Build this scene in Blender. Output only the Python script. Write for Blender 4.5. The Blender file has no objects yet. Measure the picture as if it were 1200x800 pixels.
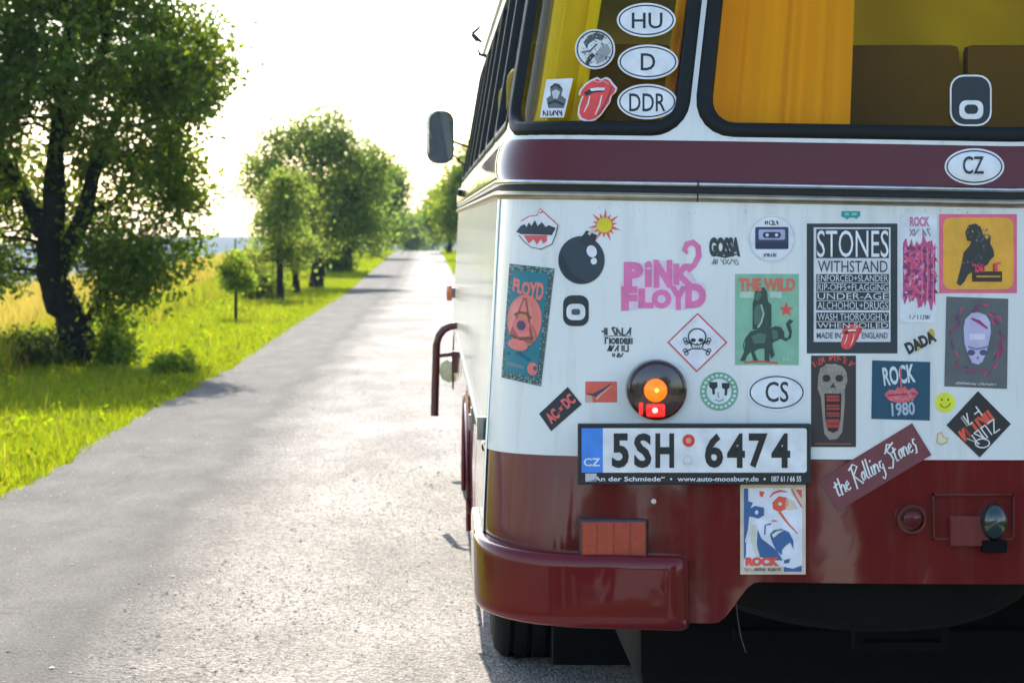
import bpy, bmesh, math, random
import numpy as np
from mathutils import Vector, Matrix
from mathutils.geometry import delaunay_2d_cdt

# ------------------------------------------------------------------ camera, sky, sun, exposure
S = bpy.context.scene
F, VU, VV, H = 3030.0, 503.0, 261.0, 1.49      # focal length in photo pixels, vanishing point, eye height
cam_d = bpy.data.cameras.new('camera'); cam = bpy.data.objects.new('camera', cam_d)
S.collection.objects.link(cam); S.camera = cam
cam.location = (0, 0, H); cam.rotation_euler = (math.radians(90), 0, 0)
cam_d.sensor_width = 36; cam_d.lens = 36*F/1200
cam_d.shift_x = (600-VU)/1200; cam_d.shift_y = -(400-VV)/1200
cam_d.clip_start = .1; cam_d.clip_end = 9000
cam_d.dof.use_dof = True; cam_d.dof.focus_distance = 6.3; cam_d.dof.aperture_fstop = 11

SUN_EL, SUN_AZ = 37.5, -4.5                     # degrees; azimuth from +Y towards +X
W = bpy.data.worlds.new('World'); S.world = W; W.use_nodes = True
nt = W.node_tree; nt.nodes.clear()
sky = nt.nodes.new('ShaderNodeTexSky'); sky.sky_type = 'NISHITA'; sky.sun_disc = False
sky.sun_elevation = math.radians(SUN_EL); sky.sun_rotation = math.radians(SUN_AZ)
sky.air_density = 1.0; sky.dust_density = 1.1; sky.ozone_density = 1.0
bg = nt.nodes.new('ShaderNodeBackground'); bg.inputs['Strength'].default_value = .15
wo = nt.nodes.new('ShaderNodeOutputWorld')
nt.links.new(sky.outputs[0], bg.inputs[0]); nt.links.new(bg.outputs[0], wo.inputs[0])
sl = bpy.data.lights.new('sun', 'SUN'); sl.energy = 4.2; sl.angle = math.radians(.53); sl.color = (1, .93, .82)
so = bpy.data.objects.new('sun', sl); S.collection.objects.link(so)
a, e = math.radians(SUN_AZ), math.radians(SUN_EL)
sdir = Vector((math.sin(a)*math.cos(e), math.cos(a)*math.cos(e), math.sin(e)))
so.rotation_euler = sdir.to_track_quat('Z', 'Y').to_euler(); so.location = (0, 0, 30)
vs = S.view_settings; vs.view_transform = 'Standard'; vs.look = 'None'; vs.gamma = 1; vs.exposure = 1.36
vs.use_curve_mapping = False
S.render.engine = 'CYCLES'
S.cycles.volume_bounces = 1; S.cycles.transparent_max_bounces = 16; S.cycles.max_bounces = 8

rnd = random.Random(7); rng = np.random.default_rng(7)
COL = S.collection

# ------------------------------------------------------------------ helpers
def lin(c):
    c /= 255.0
    return c/12.92 if c <= .04045 else ((c+.055)/1.055)**2.4
def shade(r, g, b):
    """colour seen in the photo's open shade -> surface colour"""
    return (min(.85, lin(r)*1.45), min(.85, lin(g)*1.25), min(.85, lin(b)*1.2))

MATS = {}
def mat(name, col, rough=.5, metal=0, coat=0, var=0, vscale=20, bump=0, bscale=30, spec=.5, emit=None, estr=0, coat_rough=.04, streak=0, coat_ior=1.5):
    if name in MATS: return MATS[name]
    m = bpy.data.materials.new(name); m.use_nodes = True; n = m.node_tree; L = n.links
    p = n.nodes['Principled BSDF']
    p.inputs['Base Color'].default_value = (*col[:3], 1); p.inputs['Roughness'].default_value = rough
    p.inputs['Metallic'].default_value = metal; p.inputs['Coat Weight'].default_value = coat
    p.inputs['Coat Roughness'].default_value = coat_rough; p.inputs['Coat IOR'].default_value = coat_ior; p.inputs['Specular IOR Level'].default_value = spec
    if emit: p.inputs['Emission Color'].default_value = (*emit, 1); p.inputs['Emission Strength'].default_value = estr
    if var or bump:
        tc = n.nodes.new('ShaderNodeTexCoord')
    if var:
        nz = n.nodes.new('ShaderNodeTexNoise'); nz.inputs['Scale'].default_value = vscale; nz.inputs['Detail'].default_value = 6
        L.new(tc.outputs['Object'], nz.inputs['Vector'])
        mr = n.nodes.new('ShaderNodeMapRange'); mr.inputs[1].default_value = .3; mr.inputs[2].default_value = .7
        mr.inputs[3].default_value = 1-var; mr.inputs[4].default_value = 1+var*.6
        L.new(nz.outputs['Fac'], mr.inputs[0])
        mx = n.nodes.new('ShaderNodeMix'); mx.data_type = 'RGBA'; mx.blend_type = 'MULTIPLY'; mx.inputs[0].default_value = 1
        mx.inputs[6].default_value = (*col[:3], 1); L.new(mr.outputs[0], mx.inputs[7])
        col_out = mx.outputs[2]
        if streak:      # rain streaks and road film
            mp = n.nodes.new('ShaderNodeMapping'); mp.inputs['Scale'].default_value = (9, 9, .7); L.new(tc.outputs['Object'], mp.inputs[0])
            ns = n.nodes.new('ShaderNodeTexNoise'); ns.inputs['Scale'].default_value = 2.2; ns.inputs['Detail'].default_value = 7; ns.inputs['Roughness'].default_value = .65; L.new(mp.outputs[0], ns.inputs['Vector'])
            rs = n.nodes.new('ShaderNodeMapRange'); rs.inputs[1].default_value = .5; rs.inputs[2].default_value = .75; rs.inputs[3].default_value = 0; rs.inputs[4].default_value = streak; L.new(ns.outputs['Fac'], rs.inputs[0])
            ms = n.nodes.new('ShaderNodeMix'); ms.data_type = 'RGBA'; ms.inputs[7].default_value = (.3, .27, .2, 1); L.new(rs.outputs[0], ms.inputs[0]); L.new(col_out, ms.inputs[6]); col_out = ms.outputs[2]
        L.new(col_out, p.inputs['Base Color'])
        m2 = n.nodes.new('ShaderNodeMapRange'); m2.inputs[3].default_value = rough*.8; m2.inputs[4].default_value = min(1, rough*1.3)
        L.new(nz.outputs['Fac'], m2.inputs[0]); L.new(m2.outputs[0], p.inputs['Roughness'])
    if bump:
        nb = n.nodes.new('ShaderNodeTexNoise'); nb.inputs['Scale'].default_value = bscale; nb.inputs['Detail'].default_value = 3
        L.new(tc.outputs['Object'], nb.inputs['Vector'])
        bp = n.nodes.new('ShaderNodeBump'); bp.inputs['Strength'].default_value = 1; bp.inputs['Distance'].default_value = bump
        L.new(nb.outputs['Fac'], bp.inputs['Height']); L.new(bp.outputs[0], p.inputs['Normal'])
        if coat: L.new(bp.outputs[0], p.inputs['Coat Normal'])
    MATS[name] = m
    return m

def glass(name, tint, refl=1.5):
    m = bpy.data.materials.new(name); m.use_nodes = True; n = m.node_tree; L = n.links; n.nodes.clear()
    o = n.nodes.new('ShaderNodeOutputMaterial'); mx = n.nodes.new('ShaderNodeMixShader'); fr = n.nodes.new('ShaderNodeFresnel')
    fr.inputs[0].default_value = refl
    t = n.nodes.new('ShaderNodeBsdfTransparent'); t.inputs[0].default_value = (*tint, 1)
    g = n.nodes.new('ShaderNodeBsdfGlossy'); g.inputs['Roughness'].default_value = .02
    L.new(fr.outputs[0], mx.inputs[0]); L.new(t.outputs[0], mx.inputs[1]); L.new(g.outputs[0], mx.inputs[2]); L.new(mx.outputs[0], o.inputs[0])
    MATS[name] = m
    return m

def leafmat(name, dif, trans, mixf=.5, var=.35, rough=.45, hue=.03):
    """thin leaves: diffuse + translucent + a little gloss, each leaf its own tone"""
    m = bpy.data.materials.new(name); m.use_nodes = True; n = m.node_tree; L = n.links; n.nodes.clear()
    o = n.nodes.new('ShaderNodeOutputMaterial'); ge = n.nodes.new('ShaderNodeNewGeometry')
    mr = n.nodes.new('ShaderNodeMapRange'); mr.inputs[3].default_value = 1-var; mr.inputs[4].default_value = 1+var
    L.new(ge.outputs['Random Per Island'], mr.inputs[0])
    wn = n.nodes.new('ShaderNodeTexWhiteNoise'); wn.noise_dimensions = '1D'; L.new(ge.outputs['Random Per Island'], wn.inputs['W'])
    mh = n.nodes.new('ShaderNodeMapRange'); mh.inputs[3].default_value = .5-hue; mh.inputs[4].default_value = .5+hue
    L.new(wn.outputs['Value'], mh.inputs[0])
    outs = []
    for c in (dif, trans):
        h = n.nodes.new('ShaderNodeHueSaturation'); h.inputs['Color'].default_value = (*c, 1)
        L.new(mr.outputs[0], h.inputs['Value']); L.new(mh.outputs[0], h.inputs['Hue']); outs.append(h.outputs[0])
    d = n.nodes.new('ShaderNodeBsdfDiffuse'); t = n.nodes.new('ShaderNodeBsdfTranslucent'); g = n.nodes.new('ShaderNodeBsdfGlossy')
    g.inputs['Roughness'].default_value = rough; g.inputs['Color'].default_value = (.3, .3, .28, 1)
    L.new(outs[0], d.inputs[0]); L.new(outs[1], t.inputs[0])
    m1 = n.nodes.new('ShaderNodeMixShader'); m1.inputs[0].default_value = mixf
    L.new(d.outputs[0], m1.inputs[1]); L.new(t.outputs[0], m1.inputs[2])
    m2 = n.nodes.new('ShaderNodeMixShader'); m2.inputs[0].default_value = .045
    L.new(m1.outputs[0], m2.inputs[1]); L.new(g.outputs[0], m2.inputs[2]); L.new(m2.outputs[0], o.inputs[0])
    MATS[name] = m
    return m

def tag(o, label=None, cat=None, group=None, kind=None):
    if label: o['label'] = label
    if cat: o['category'] = cat
    if group: o['group'] = group
    if kind: o['kind'] = kind
    return o
def empty(name, loc):
    o = bpy.data.objects.new(name, None); o.location = loc; o.empty_display_size = .3; COL.objects.link(o); return o
def org(parent):
    v = Vector((0, 0, 0))
    while parent: v += parent.location; parent = parent.parent
    return v
def mesh(name, V, Fc, material, parent=None, smooth=False, normals=None, loc=None):
    """V in world metres; the mesh hangs under parent (or stands at loc)"""
    base = org(parent) if parent else Vector(loc or (0, 0, 0))
    me = bpy.data.meshes.new(name)
    me.from_pydata([(v[0]-base.x, v[1]-base.y, v[2]-base.z) for v in V], [], Fc)
    if material: me.materials.append(material)
    if smooth: me.polygons.foreach_set('use_smooth', [True]*len(me.polygons))
    me.update()
    if normals is not None: me.normals_split_custom_set_from_vertices(normals)
    o = bpy.data.objects.new(name, me); COL.objects.link(o)
    if parent: o.parent = parent
    elif loc: o.location = loc
    return o
def npmesh(name, V, Q, material, loc=(0, 0, 0), parent=None, nper=4, smooth=False):
    """fast: V (n,3), Q (m,nper) arrays"""
    me = bpy.data.meshes.new(name); base = np.array(org(parent) if parent else loc)
    V = (V-base).astype(np.float32)
    me.vertices.add(len(V)); me.vertices.foreach_set('co', V.ravel())
    me.loops.add(Q.size); me.loops.foreach_set('vertex_index', Q.astype(np.int32).ravel())
    me.polygons.add(len(Q)); me.polygons.foreach_set('loop_start', np.arange(0, Q.size, nper, dtype=np.int32))
    me.polygons.foreach_set('loop_total', np.full(len(Q), nper, dtype=np.int32))
    if smooth: me.polygons.foreach_set('use_smooth', np.ones(len(Q), dtype=bool))
    me.materials.append(material); me.update(); me.validate()
    o = bpy.data.objects.new(name, me); COL.objects.link(o)
    if parent: o.parent = parent
    else: o.location = loc
    return o

class MB:
    def __init__(s): s.v = []; s.f = []
    def add(s, V, Fc):
        k = len(s.v); s.v += [tuple(v) for v in V]; s.f += [tuple(i+k for i in f) for f in Fc]
    def box(s, x0, x1, y0, y1, z0, z1, bev=0):
        bm = bmesh.new(); bmesh.ops.create_cube(bm, size=1)
        for v in bm.verts: v.co = ((x0+x1)/2+v.co.x*(x1-x0), (y0+y1)/2+v.co.y*(y1-y0), (z0+z1)/2+v.co.z*(z1-z0))
        if bev: bmesh.ops.bevel(bm, geom=bm.edges[:], offset=bev, segments=2, affect='EDGES', profile=.6)
        s.bm(bm)
    def bm(s, bm):
        bm.verts.index_update(); s.add([v.co[:] for v in bm.verts], [[v.index for v in f.verts] for f in bm.faces]); bm.free()
    def tube(s, pts, rad, n=8, cap=True):
        P = [Vector(p) for p in pts]; R = rad if isinstance(rad, (list, tuple)) else [rad]*len(P)
        V = []; up = Vector((.13, .31, .94))
        for i, p in enumerate(P):
            d = (P[min(i+1, len(P)-1)]-P[max(i-1, 0)]).normalized()
            a = d.cross(up); a = a.normalized() if a.length > .05 else d.cross(Vector((1, 0, 0))).normalized(); b = d.cross(a)
            V += [p+(a*math.cos(2*math.pi*k/n)+b*math.sin(2*math.pi*k/n))*R[i] for k in range(n)]
        Fc = [(i*n+k, i*n+(k+1) % n, (i+1)*n+(k+1) % n, (i+1)*n+k) for i in range(len(P)-1) for k in range(n)]
        if cap: Fc += [tuple(range(n-1, -1, -1)), tuple((len(P)-1)*n+k for k in range(n))]
        s.add(V, Fc)
    def lathe(s, prof, c, axis='y', n=32, ex=1, ez=1):
        """prof (radius, along) turned about an axis through c"""
        V = []
        for r, h in prof:
            for k in range(n):
                ca, sa = r*math.cos(2*math.pi*k/n)*ex, r*math.sin(2*math.pi*k/n)*ez
                V.append({'y': (c[0]+ca, c[1]+h, c[2]+sa), 'x': (c[0]+h, c[1]+ca, c[2]+sa), 'z': (c[0]+ca, c[1]+sa, c[2]+h)}[axis])
        m = len(prof); Fc = [(i*n+k, i*n+(k+1) % n, (i+1)*n+(k+1) % n, (i+1)*n+k) for i in range(m-1) for k in range(n)]
        if prof[0][0] > 1e-6: Fc.append(tuple(range(n)))
        if prof[-1][0] > 1e-6: Fc.append(tuple((m-1)*n+k for k in range(n)))
        s.add(V, Fc)
    def build(s, name, material, parent=None, smooth=False, loc=None):
        o = mesh(name, s.v, s.f, material, parent, smooth, loc=loc)
        if smooth: o.data.set_sharp_from_angle(angle=math.radians(40))
        return o

def px(u, v, Y): return Vector(((u-VU)*Y/F, Y, H+(VV-v)*Y/F))
def gpx(u, v):   # a photo pixel on level ground
    Y = F*H/(v-VV); return ((u-VU)*Y/F, Y)
def interp(tab, z):
    return float(np.interp(z, [t[0] for t in tab], [t[1] for t in tab]))
def sstep(a, b, x):
    t = min(1, max(0, (x-a)/(b-a))); return t*t*(3-2*t)

# ------------------------------------------------------------------ terrain, road, hills
def ground(x, y):
    x = np.asarray(x, float); y = np.asarray(y, float)
    def fall(t, k, r): t = np.maximum(0, t); return k*(np.sqrt(t*t+r*r)-r)
    d = fall(y-132, .075, 50)+fall(-5.7-x, .24, 2.8)+fall(-140-y, .05, 40)+fall(x-16, .05, 12)
    z = -28*(1-np.exp(-d/28))
    off = np.clip((-2.6-x)/2, 0, 1)+np.clip((x-5)/4, 0, 1)
    z = z-.025+off*(.05*np.sin(x*.9+y*.23)*np.sin(y*.31+1)+.03*np.sin(x*2.1+1.3*y)) * np.exp(-np.abs(y)/300)
    return z
def axis(near, lim, n0, grow):
    a = [0.0]; st = n0
    while a[-1] < lim:
        if a[-1] > near: st *= grow
        a.append(a[-1]+st)
    a[-1] = lim
    return a
xa = axis(14, 2100, .8, 1.22); ya = axis(160, 2100, 2.0, 1.12); yb = axis(60, 1200, 4.0, 1.25)
gx = np.array([-v for v in xa[::-1]][:-1]+xa); gy = np.array([-v for v in yb[::-1]][:-1]+ya)

def ground_material():
    m = bpy.data.materials.new('ground'); m.use_nodes = True; n = m.node_tree; L = n.links; p = n.nodes['Principled BSDF']
    p.inputs['Roughness'].default_value = .95; p.inputs['Specular IOR Level'].default_value = .1
    tc = n.nodes.new('ShaderNodeTexCoord')
    n1 = n.nodes.new('ShaderNodeTexNoise'); n1.inputs['Scale'].default_value = .5; n1.inputs['Detail'].default_value = 8; L.new(tc.outputs['Object'], n1.inputs['Vector'])
    n2 = n.nodes.new('ShaderNodeTexNoise'); n2.inputs['Scale'].default_value = 9; n2.inputs['Detail'].default_value = 6; L.new(tc.outputs['Object'], n2.inputs['Vector'])
    r = n.nodes.new('ShaderNodeValToRGB'); L.new(n1.outputs['Fac'], r.inputs[0])
    r.color_ramp.elements[0].position = .35; r.color_ramp.elements[0].color = (.06, .1, .012, 1)
    r.color_ramp.elements[1].position = .7; r.color_ramp.elements[1].color = (.13, .15, .02, 1)
    # mown verge green, meadow golden further out
    sx = n.nodes.new('ShaderNodeSeparateXYZ'); L.new(tc.outputs['Object'], sx.inputs[0])
    mr = n.nodes.new('ShaderNodeMapRange'); mr.inputs[1].default_value = -3.9; mr.inputs[2].default_value = -6; L.new(sx.outputs['X'], mr.inputs[0])
    gold = n.nodes.new('ShaderNodeMix'); gold.data_type = 'RGBA'; gold.inputs[7].default_value = (.22, .17, .035, 1)
    L.new(mr.outputs[0], gold.inputs[0]); L.new(r.outputs[0], gold.inputs[6])
    mx = n.nodes.new('ShaderNodeMix'); mx.data_type = 'RGBA'; mx.blend_type = 'MULTIPLY'; mx.inputs[0].default_value = .7
    L.new(gold.outputs[2], mx.inputs[6]); L.new(n2.outputs['Fac'], mx.inputs[7]); L.new(mx.outputs[2], p.inputs['Base Color'])
    b = n.nodes.new('ShaderNodeBump'); b.inputs['Distance'].default_value = .04; L.new(n2.outputs['Fac'], b.inputs['Height']); L.new(b.outputs[0], p.inputs['Normal'])
    return m
XX, YY = np.meshgrid(gx, gy); ZZ = ground(XX, YY)
V = np.stack([XX, YY, ZZ], -1).reshape(-1, 3); nx, ny = len(gx), len(gy)
I = (np.arange(ny-1)[:, None]*nx+np.arange(nx-1)[None]).reshape(-1)
tag(npmesh('ground', V, np.stack([I, I+1, I+1+nx, I+nx], 1), ground_material(), smooth=True), kind='structure')

# road: old rough surface and a newer smooth strip along its left edge
LEFT = [(-150, -2.5), (8, -2.42), (14, -2.33), (15.1, -2.27), (19.3, -2.24), (22.7, -2.15), (26.7, -2.02), (35.8, -1.97), (53.7, -1.76), (129, -1.84), (145, -1.95), (420, -2.4)]
RIGHT = [(-150, 2.0), (-6, 2.2), (0, 3.6), (20, 3.7), (27, 2.4), (40, 1.0), (60, .75), (78, .72), (145, .62), (420, .4)]
SEAM = [(-150, -1.25), (8, -1.17), (24, -1.17), (32, -.98), (60, -.75), (145, -.8), (420, -1)]
def road_sheet(name, A, B, z0, material, wob, wobB=0, flange=True):
    ys = sorted(set(list(np.arange(-150, 0, 5.0))+list(np.arange(0, 60, .25))+list(np.arange(60, 420, 2.0))+[v for v in gy if -150 < v < 420]))
    V = []; nc = 13
    for y in ys:
        a, b = interp(A, y), interp(B, y)
        a += wob*(math.sin(y*1.7)*.4+math.sin(y*4.3+1)*.35+rnd.uniform(-.6, .6))
        b += wobB*(math.sin(y*1.3)*.5+rnd.uniform(-.6, .6))
        z = float(ground(0, y))+.025+z0
        if flange: V.append((a-.05, y, z-.05))
        for k in range(nc): V.append((a+(b-a)*k/(nc-1), y, z))
        if flange: V.append((b+.05, y, z-.05))
    w = nc+(2 if flange else 0)
    Fc = [(i*w+k, i*w+k+1, (i+1)*w+k+1, (i+1)*w+k) for i in range(len(ys)-1) for k in range(w-1)]
    return tag(mesh(name, V, Fc, material), kind='structure')

def asphalt(name, c0, c1, grain, patch, band=None, rough=.85, bumpd=.006, stones=120, spec=.3):
    m = bpy.data.materials.new(name); m.use_nodes = True; n = m.node_tree; L = n.links; p = n.nodes['Principled BSDF']
    p.inputs['Specular IOR Level'].default_value = spec
    tc = n.nodes.new('ShaderNodeTexCoord')
    def noise(sc, det=5, ro=.6, st=None):
        z = n.nodes.new('ShaderNodeTexNoise'); z.inputs['Scale'].default_value = sc; z.inputs['Detail'].default_value = det; z.inputs['Roughness'].default_value = ro
        if st:
            mp = n.nodes.new('ShaderNodeMapping'); mp.inputs['Scale'].default_value = st; L.new(tc.outputs['Object'], mp.inputs[0]); L.new(mp.outputs[0], z.inputs['Vector'])
        else: L.new(tc.outputs['Object'], z.inputs['Vector'])
        return z
    big = noise(.9, 6, .62, (1.6, .55, 1)); fine = noise(70, 3, .7)
    vo = n.nodes.new('ShaderNodeTexVoronoi'); vo.inputs['Scale'].default_value = stones; L.new(tc.outputs['Object'], vo.inputs['Vector'])
    r = n.nodes.new('ShaderNodeValToRGB'); L.new(big.outputs['Fac'], r.inputs[0])
    r.color_ramp.elements[0].position = .38; r.color_ramp.elements[0].color = (*c0, 1)
    r.color_ramp.elements[1].position = .38+patch; r.color_ramp.elements[1].color = (*c1, 1)
    mr = n.nodes.new('ShaderNodeMapRange'); mr.inputs[1].default_value = .3; mr.inputs[2].default_value = .7; mr.inputs[3].default_value = 1-grain; mr.inputs[4].default_value = 1+grain
    L.new(fine.outputs['Fac'], mr.inputs[0])
    m1 = n.nodes.new('ShaderNodeMix'); m1.data_type = 'RGBA'; m1.blend_type = 'MULTIPLY'; m1.inputs[0].default_value = 1
    L.new(r.outputs[0], m1.inputs[6]); L.new(mr.outputs[0], m1.inputs[7])
    sb = n.nodes.new('ShaderNodeSeparateColor'); L.new(vo.outputs['Color'], sb.inputs[0])
    ms = n.nodes.new('ShaderNodeMapRange'); ms.inputs[3].default_value = 1-grain*.9; ms.inputs[4].default_value = 1+grain*.7; L.new(sb.outputs[0], ms.inputs[0])
    m2 = n.nodes.new('ShaderNodeMix'); m2.data_type = 'RGBA'; m2.blend_type = 'MULTIPLY'; m2.inputs[0].default_value = 1
    L.new(m1.outputs[2], m2.inputs[6]); L.new(ms.outputs[0], m2.inputs[7])
    col = m2.outputs[2]
    # newer, smoother strip along the left edge, tar smeared along the joint
    sx = n.nodes.new('ShaderNodeSeparateXYZ'); L.new(tc.outputs['Object'], sx.inputs[0])
    def mth(op, a, b):
        q = n.nodes.new('ShaderNodeMath'); q.operation = op
        for k, v in ((0, a), (1, b)):
            if isinstance(v, (int, float)): q.inputs[k].default_value = v
            else: L.new(v, q.inputs[k])
        return q.outputs[0]
    wob = noise(.7, 6, .65)
    far = mth('MULTIPLY', mth('MINIMUM', mth('MAXIMUM', mth('SUBTRACT', sx.outputs['Y'], 20), 0), 40), -.009)
    jx = mth('ADD', mth('ADD', sx.outputs['X'], far), mth('MULTIPLY', mth('SUBTRACT', wob.outputs['Fac'], .5), .55))     # X along the joint
    f = n.nodes.new('ShaderNodeMapRange'); f.interpolation_type = 'SMOOTHSTEP'; f.inputs[1].default_value = -1.0; f.inputs[2].default_value = -1.3; L.new(jx, f.inputs[0])
    fine2 = noise(95, 4, .8); g2 = n.nodes.new('ShaderNodeMapRange'); g2.inputs[1].default_value = .3; g2.inputs[2].default_value = .7; g2.inputs[3].default_value = .35; g2.inputs[4].default_value = 1.6; L.new(fine2.outputs['Fac'], g2.inputs[0])
    mid = noise(2.2, 6, .6, (1.5, .5, 1)); r2 = n.nodes.new('ShaderNodeValToRGB'); L.new(mid.outputs['Fac'], r2.inputs[0])
    r2.color_ramp.elements[0].position = .3; r2.color_ramp.elements[0].color = (band[0]*.8, band[0]*.75, band[0]*.68, 1); r2.color_ramp.elements[1].position = .75; r2.color_ramp.elements[1].color = (band[1]*1.3, band[1]*1.22, band[1]*1.1, 1)
    ns = n.nodes.new('ShaderNodeMix'); ns.data_type = 'RGBA'; ns.blend_type = 'MULTIPLY'; ns.inputs[0].default_value = 1; L.new(r2.outputs[0], ns.inputs[6]); L.new(g2.outputs[0], ns.inputs[7])
    m3 = n.nodes.new('ShaderNodeMix'); m3.data_type = 'RGBA'; L.new(f.outputs[0], m3.inputs[0]); L.new(col, m3.inputs[6]); L.new(ns.outputs[2], m3.inputs[7])
    tar = n.nodes.new('ShaderNodeValToRGB'); tm = n.nodes.new('ShaderNodeMapRange'); tm.inputs[1].default_value = -1.5; tm.inputs[2].default_value = -.6; L.new(jx, tm.inputs[0]); L.new(tm.outputs[0], tar.inputs[0])
    tar.color_ramp.interpolation = 'EASE'; tar.color_ramp.elements[0].position = .1; tar.color_ramp.elements[0].color = (1, 1, 1, 1); tar.color_ramp.elements[1].position = .95; tar.color_ramp.elements[1].color = (1, 1, 1, 1)
    for pos, v in ((.36, .66), (.52, .55), (.7, .8)): e_ = tar.color_ramp.elements.new(pos); e_.color = (v, v, v, 1)
    m5 = n.nodes.new('ShaderNodeMix'); m5.data_type = 'RGBA'; m5.blend_type = 'MULTIPLY'; m5.inputs[0].default_value = 1; L.new(m3.outputs[2], m5.inputs[6]); L.new(tar.outputs[0], m5.inputs[7]); col = m5.outputs[2]
    # hairline cracks
    cr = n.nodes.new('ShaderNodeTexVoronoi'); cr.feature = 'DISTANCE_TO_EDGE'; cr.inputs['Scale'].default_value = 1.1
    wv = noise(3, 4); mv = n.nodes.new('ShaderNodeMix'); mv.data_type = 'RGBA'; mv.inputs[0].default_value = .25
    L.new(tc.outputs['Object'], mv.inputs[6]); L.new(wv.outputs['Color'], mv.inputs[7]); L.new(mv.outputs[2], cr.inputs['Vector'])
    cm = n.nodes.new('ShaderNodeMapRange'); cm.inputs[1].default_value = .0; cm.inputs[2].default_value = .009; cm.inputs[3].default_value = .6; cm.inputs[4].default_value = 1; L.new(cr.outputs['Distance'], cm.inputs[0])
    gate = noise(.8, 2); gm = n.nodes.new('ShaderNodeMapRange'); gm.inputs[1].default_value = .5; gm.inputs[2].default_value = .58; L.new(gate.outputs['Fac'], gm.inputs[0])
    m4 = n.nodes.new('ShaderNodeMix'); m4.data_type = 'RGBA'; m4.blend_type = 'MULTIPLY'; L.new(gm.outputs[0], m4.inputs[0]); L.new(col, m4.inputs[6]); L.new(cm.outputs[0], m4.inputs[7])
    L.new(m4.outputs[2], p.inputs['Base Color'])
    p.inputs['Roughness'].default_value = rough
    hs = n.nodes.new('ShaderNodeMath'); hs.operation = 'ADD'; L.new(fine.outputs['Fac'], hs.inputs[0]); L.new(vo.outputs['Distance'], hs.inputs[1])
    b = n.nodes.new('ShaderNodeBump'); b.inputs['Distance'].default_value = bumpd; L.new(hs.outputs[0], b.inputs['Height']); L.new(b.outputs[0], p.inputs['Normal'])
    return m
road_sheet('road', LEFT, RIGHT, .004, asphalt('road_asphalt', (.27, .246, .212), (.46, .42, .365), .5, .3, (.105, .122), bumpd=.012, stones=75, spec=.2), .05, .12)

# blue hills across the valley
def hills():
    xs = np.arange(-2000, 2001, 25.0); ys = np.arange(640, 2060, 40.0)
    X, Y = np.meshgrid(xs, ys)
    r = np.random.default_rng(3)
    def n1(x, sc, k):
        return sum(np.sin(x/sc*f+p)*a for f, a, p in zip((1, 2.3, 4.1, 9.7), (1, .5, .3, .12), r.uniform(0, 6, 4)))*k
    top1 = 1.49-(300-VV)*850/F+n1(X, 130, 1.6); top2 = 1.49-(281-VV)*1600/F+n1(X, 260, 2.6)
    top1 = np.where(X > 60, top1+4, top1)
    z = -31+(top1+31)*np.exp(-((Y-850)/110)**2)
    z = np.maximum(z, -31+(top2+31)*np.exp(-((Y-1600)/170)**2))
    z += r.normal(0, .5, z.shape)*(z > -27)
    V = np.stack([X, Y, z], -1).reshape(-1, 3); a, b = len(xs), len(ys)
    I = (np.arange(b-1)[:, None]*a+np.arange(a-1)[None]).reshape(-1)
    tag(npmesh('hills', V, np.stack([I, I+1, I+1+a, I+a], 1), mat('hill_woods', (.012, .022, .024), .95, var=.6, vscale=.02, spec=.1), smooth=True), kind='structure')
hills()

def grit():
    r = np.random.default_rng(5); n = 26000; t = r.uniform(0, 1, n); y = 7.6*(26/7.6)**t
    x = np.where(r.uniform(0, 1, n) < .75, r.uniform(-1.2, .6, n), r.uniform(-2.3, 2.6, n)); clump = np.sin(x*2.3+y*.9)*np.sin(y*1.3-x)+r.uniform(-1, 1, n); k = clump > -.1; x, y = x[k], y[k]; n = len(x)
    s_ = r.uniform(.002, .0065, n)*(1+1.2*(r.uniform(0, 1, n) > .97)); a = r.uniform(0, 6.28, n); c = np.stack([x, y, np.full(n, .004)+s_*.3], 1)
    ex = np.stack([np.cos(a), np.sin(a), 0*a], 1)*(s_*r.uniform(.8, 1.4, n))[:, None]; ey = np.stack([-np.sin(a), np.cos(a), 0*a], 1)*(s_*r.uniform(.6, 1.1, n))[:, None]; ez = np.stack([0*a, 0*a, s_*r.uniform(.5, .9, n)], 1)
    V = np.stack([c+ex, c+ey, c-ex, c-ey, c+ez, c-ez], 1).reshape(-1, 3); k = np.arange(n)[:, None]*6
    T = np.concatenate([k+np.array([[p, q, o]]) for p, q, o in ((0, 1, 4), (1, 2, 4), (2, 3, 4), (3, 0, 4))])
    m = bpy.data.materials.new('grit'); m.use_nodes = True; nn = m.node_tree; p = nn.nodes['Principled BSDF']; p.inputs['Roughness'].default_value = .9
    ge = nn.nodes.new('ShaderNodeNewGeometry'); rp = nn.nodes.new('ShaderNodeValToRGB'); rp.color_ramp.elements[0].color = (.12, .11, .1, 1); rp.color_ramp.elements[1].color = (.36, .33, .29, 1); nn.links.new(ge.outputs['Random Per Island'], rp.inputs[0]); nn.links.new(rp.outputs[0], p.inputs['Base Color'])
    tag(npmesh('grit', V, T, m, nper=3), 'loose grit and small stones scattered over the old road surface', 'gravel', kind='stuff')
grit()

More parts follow.
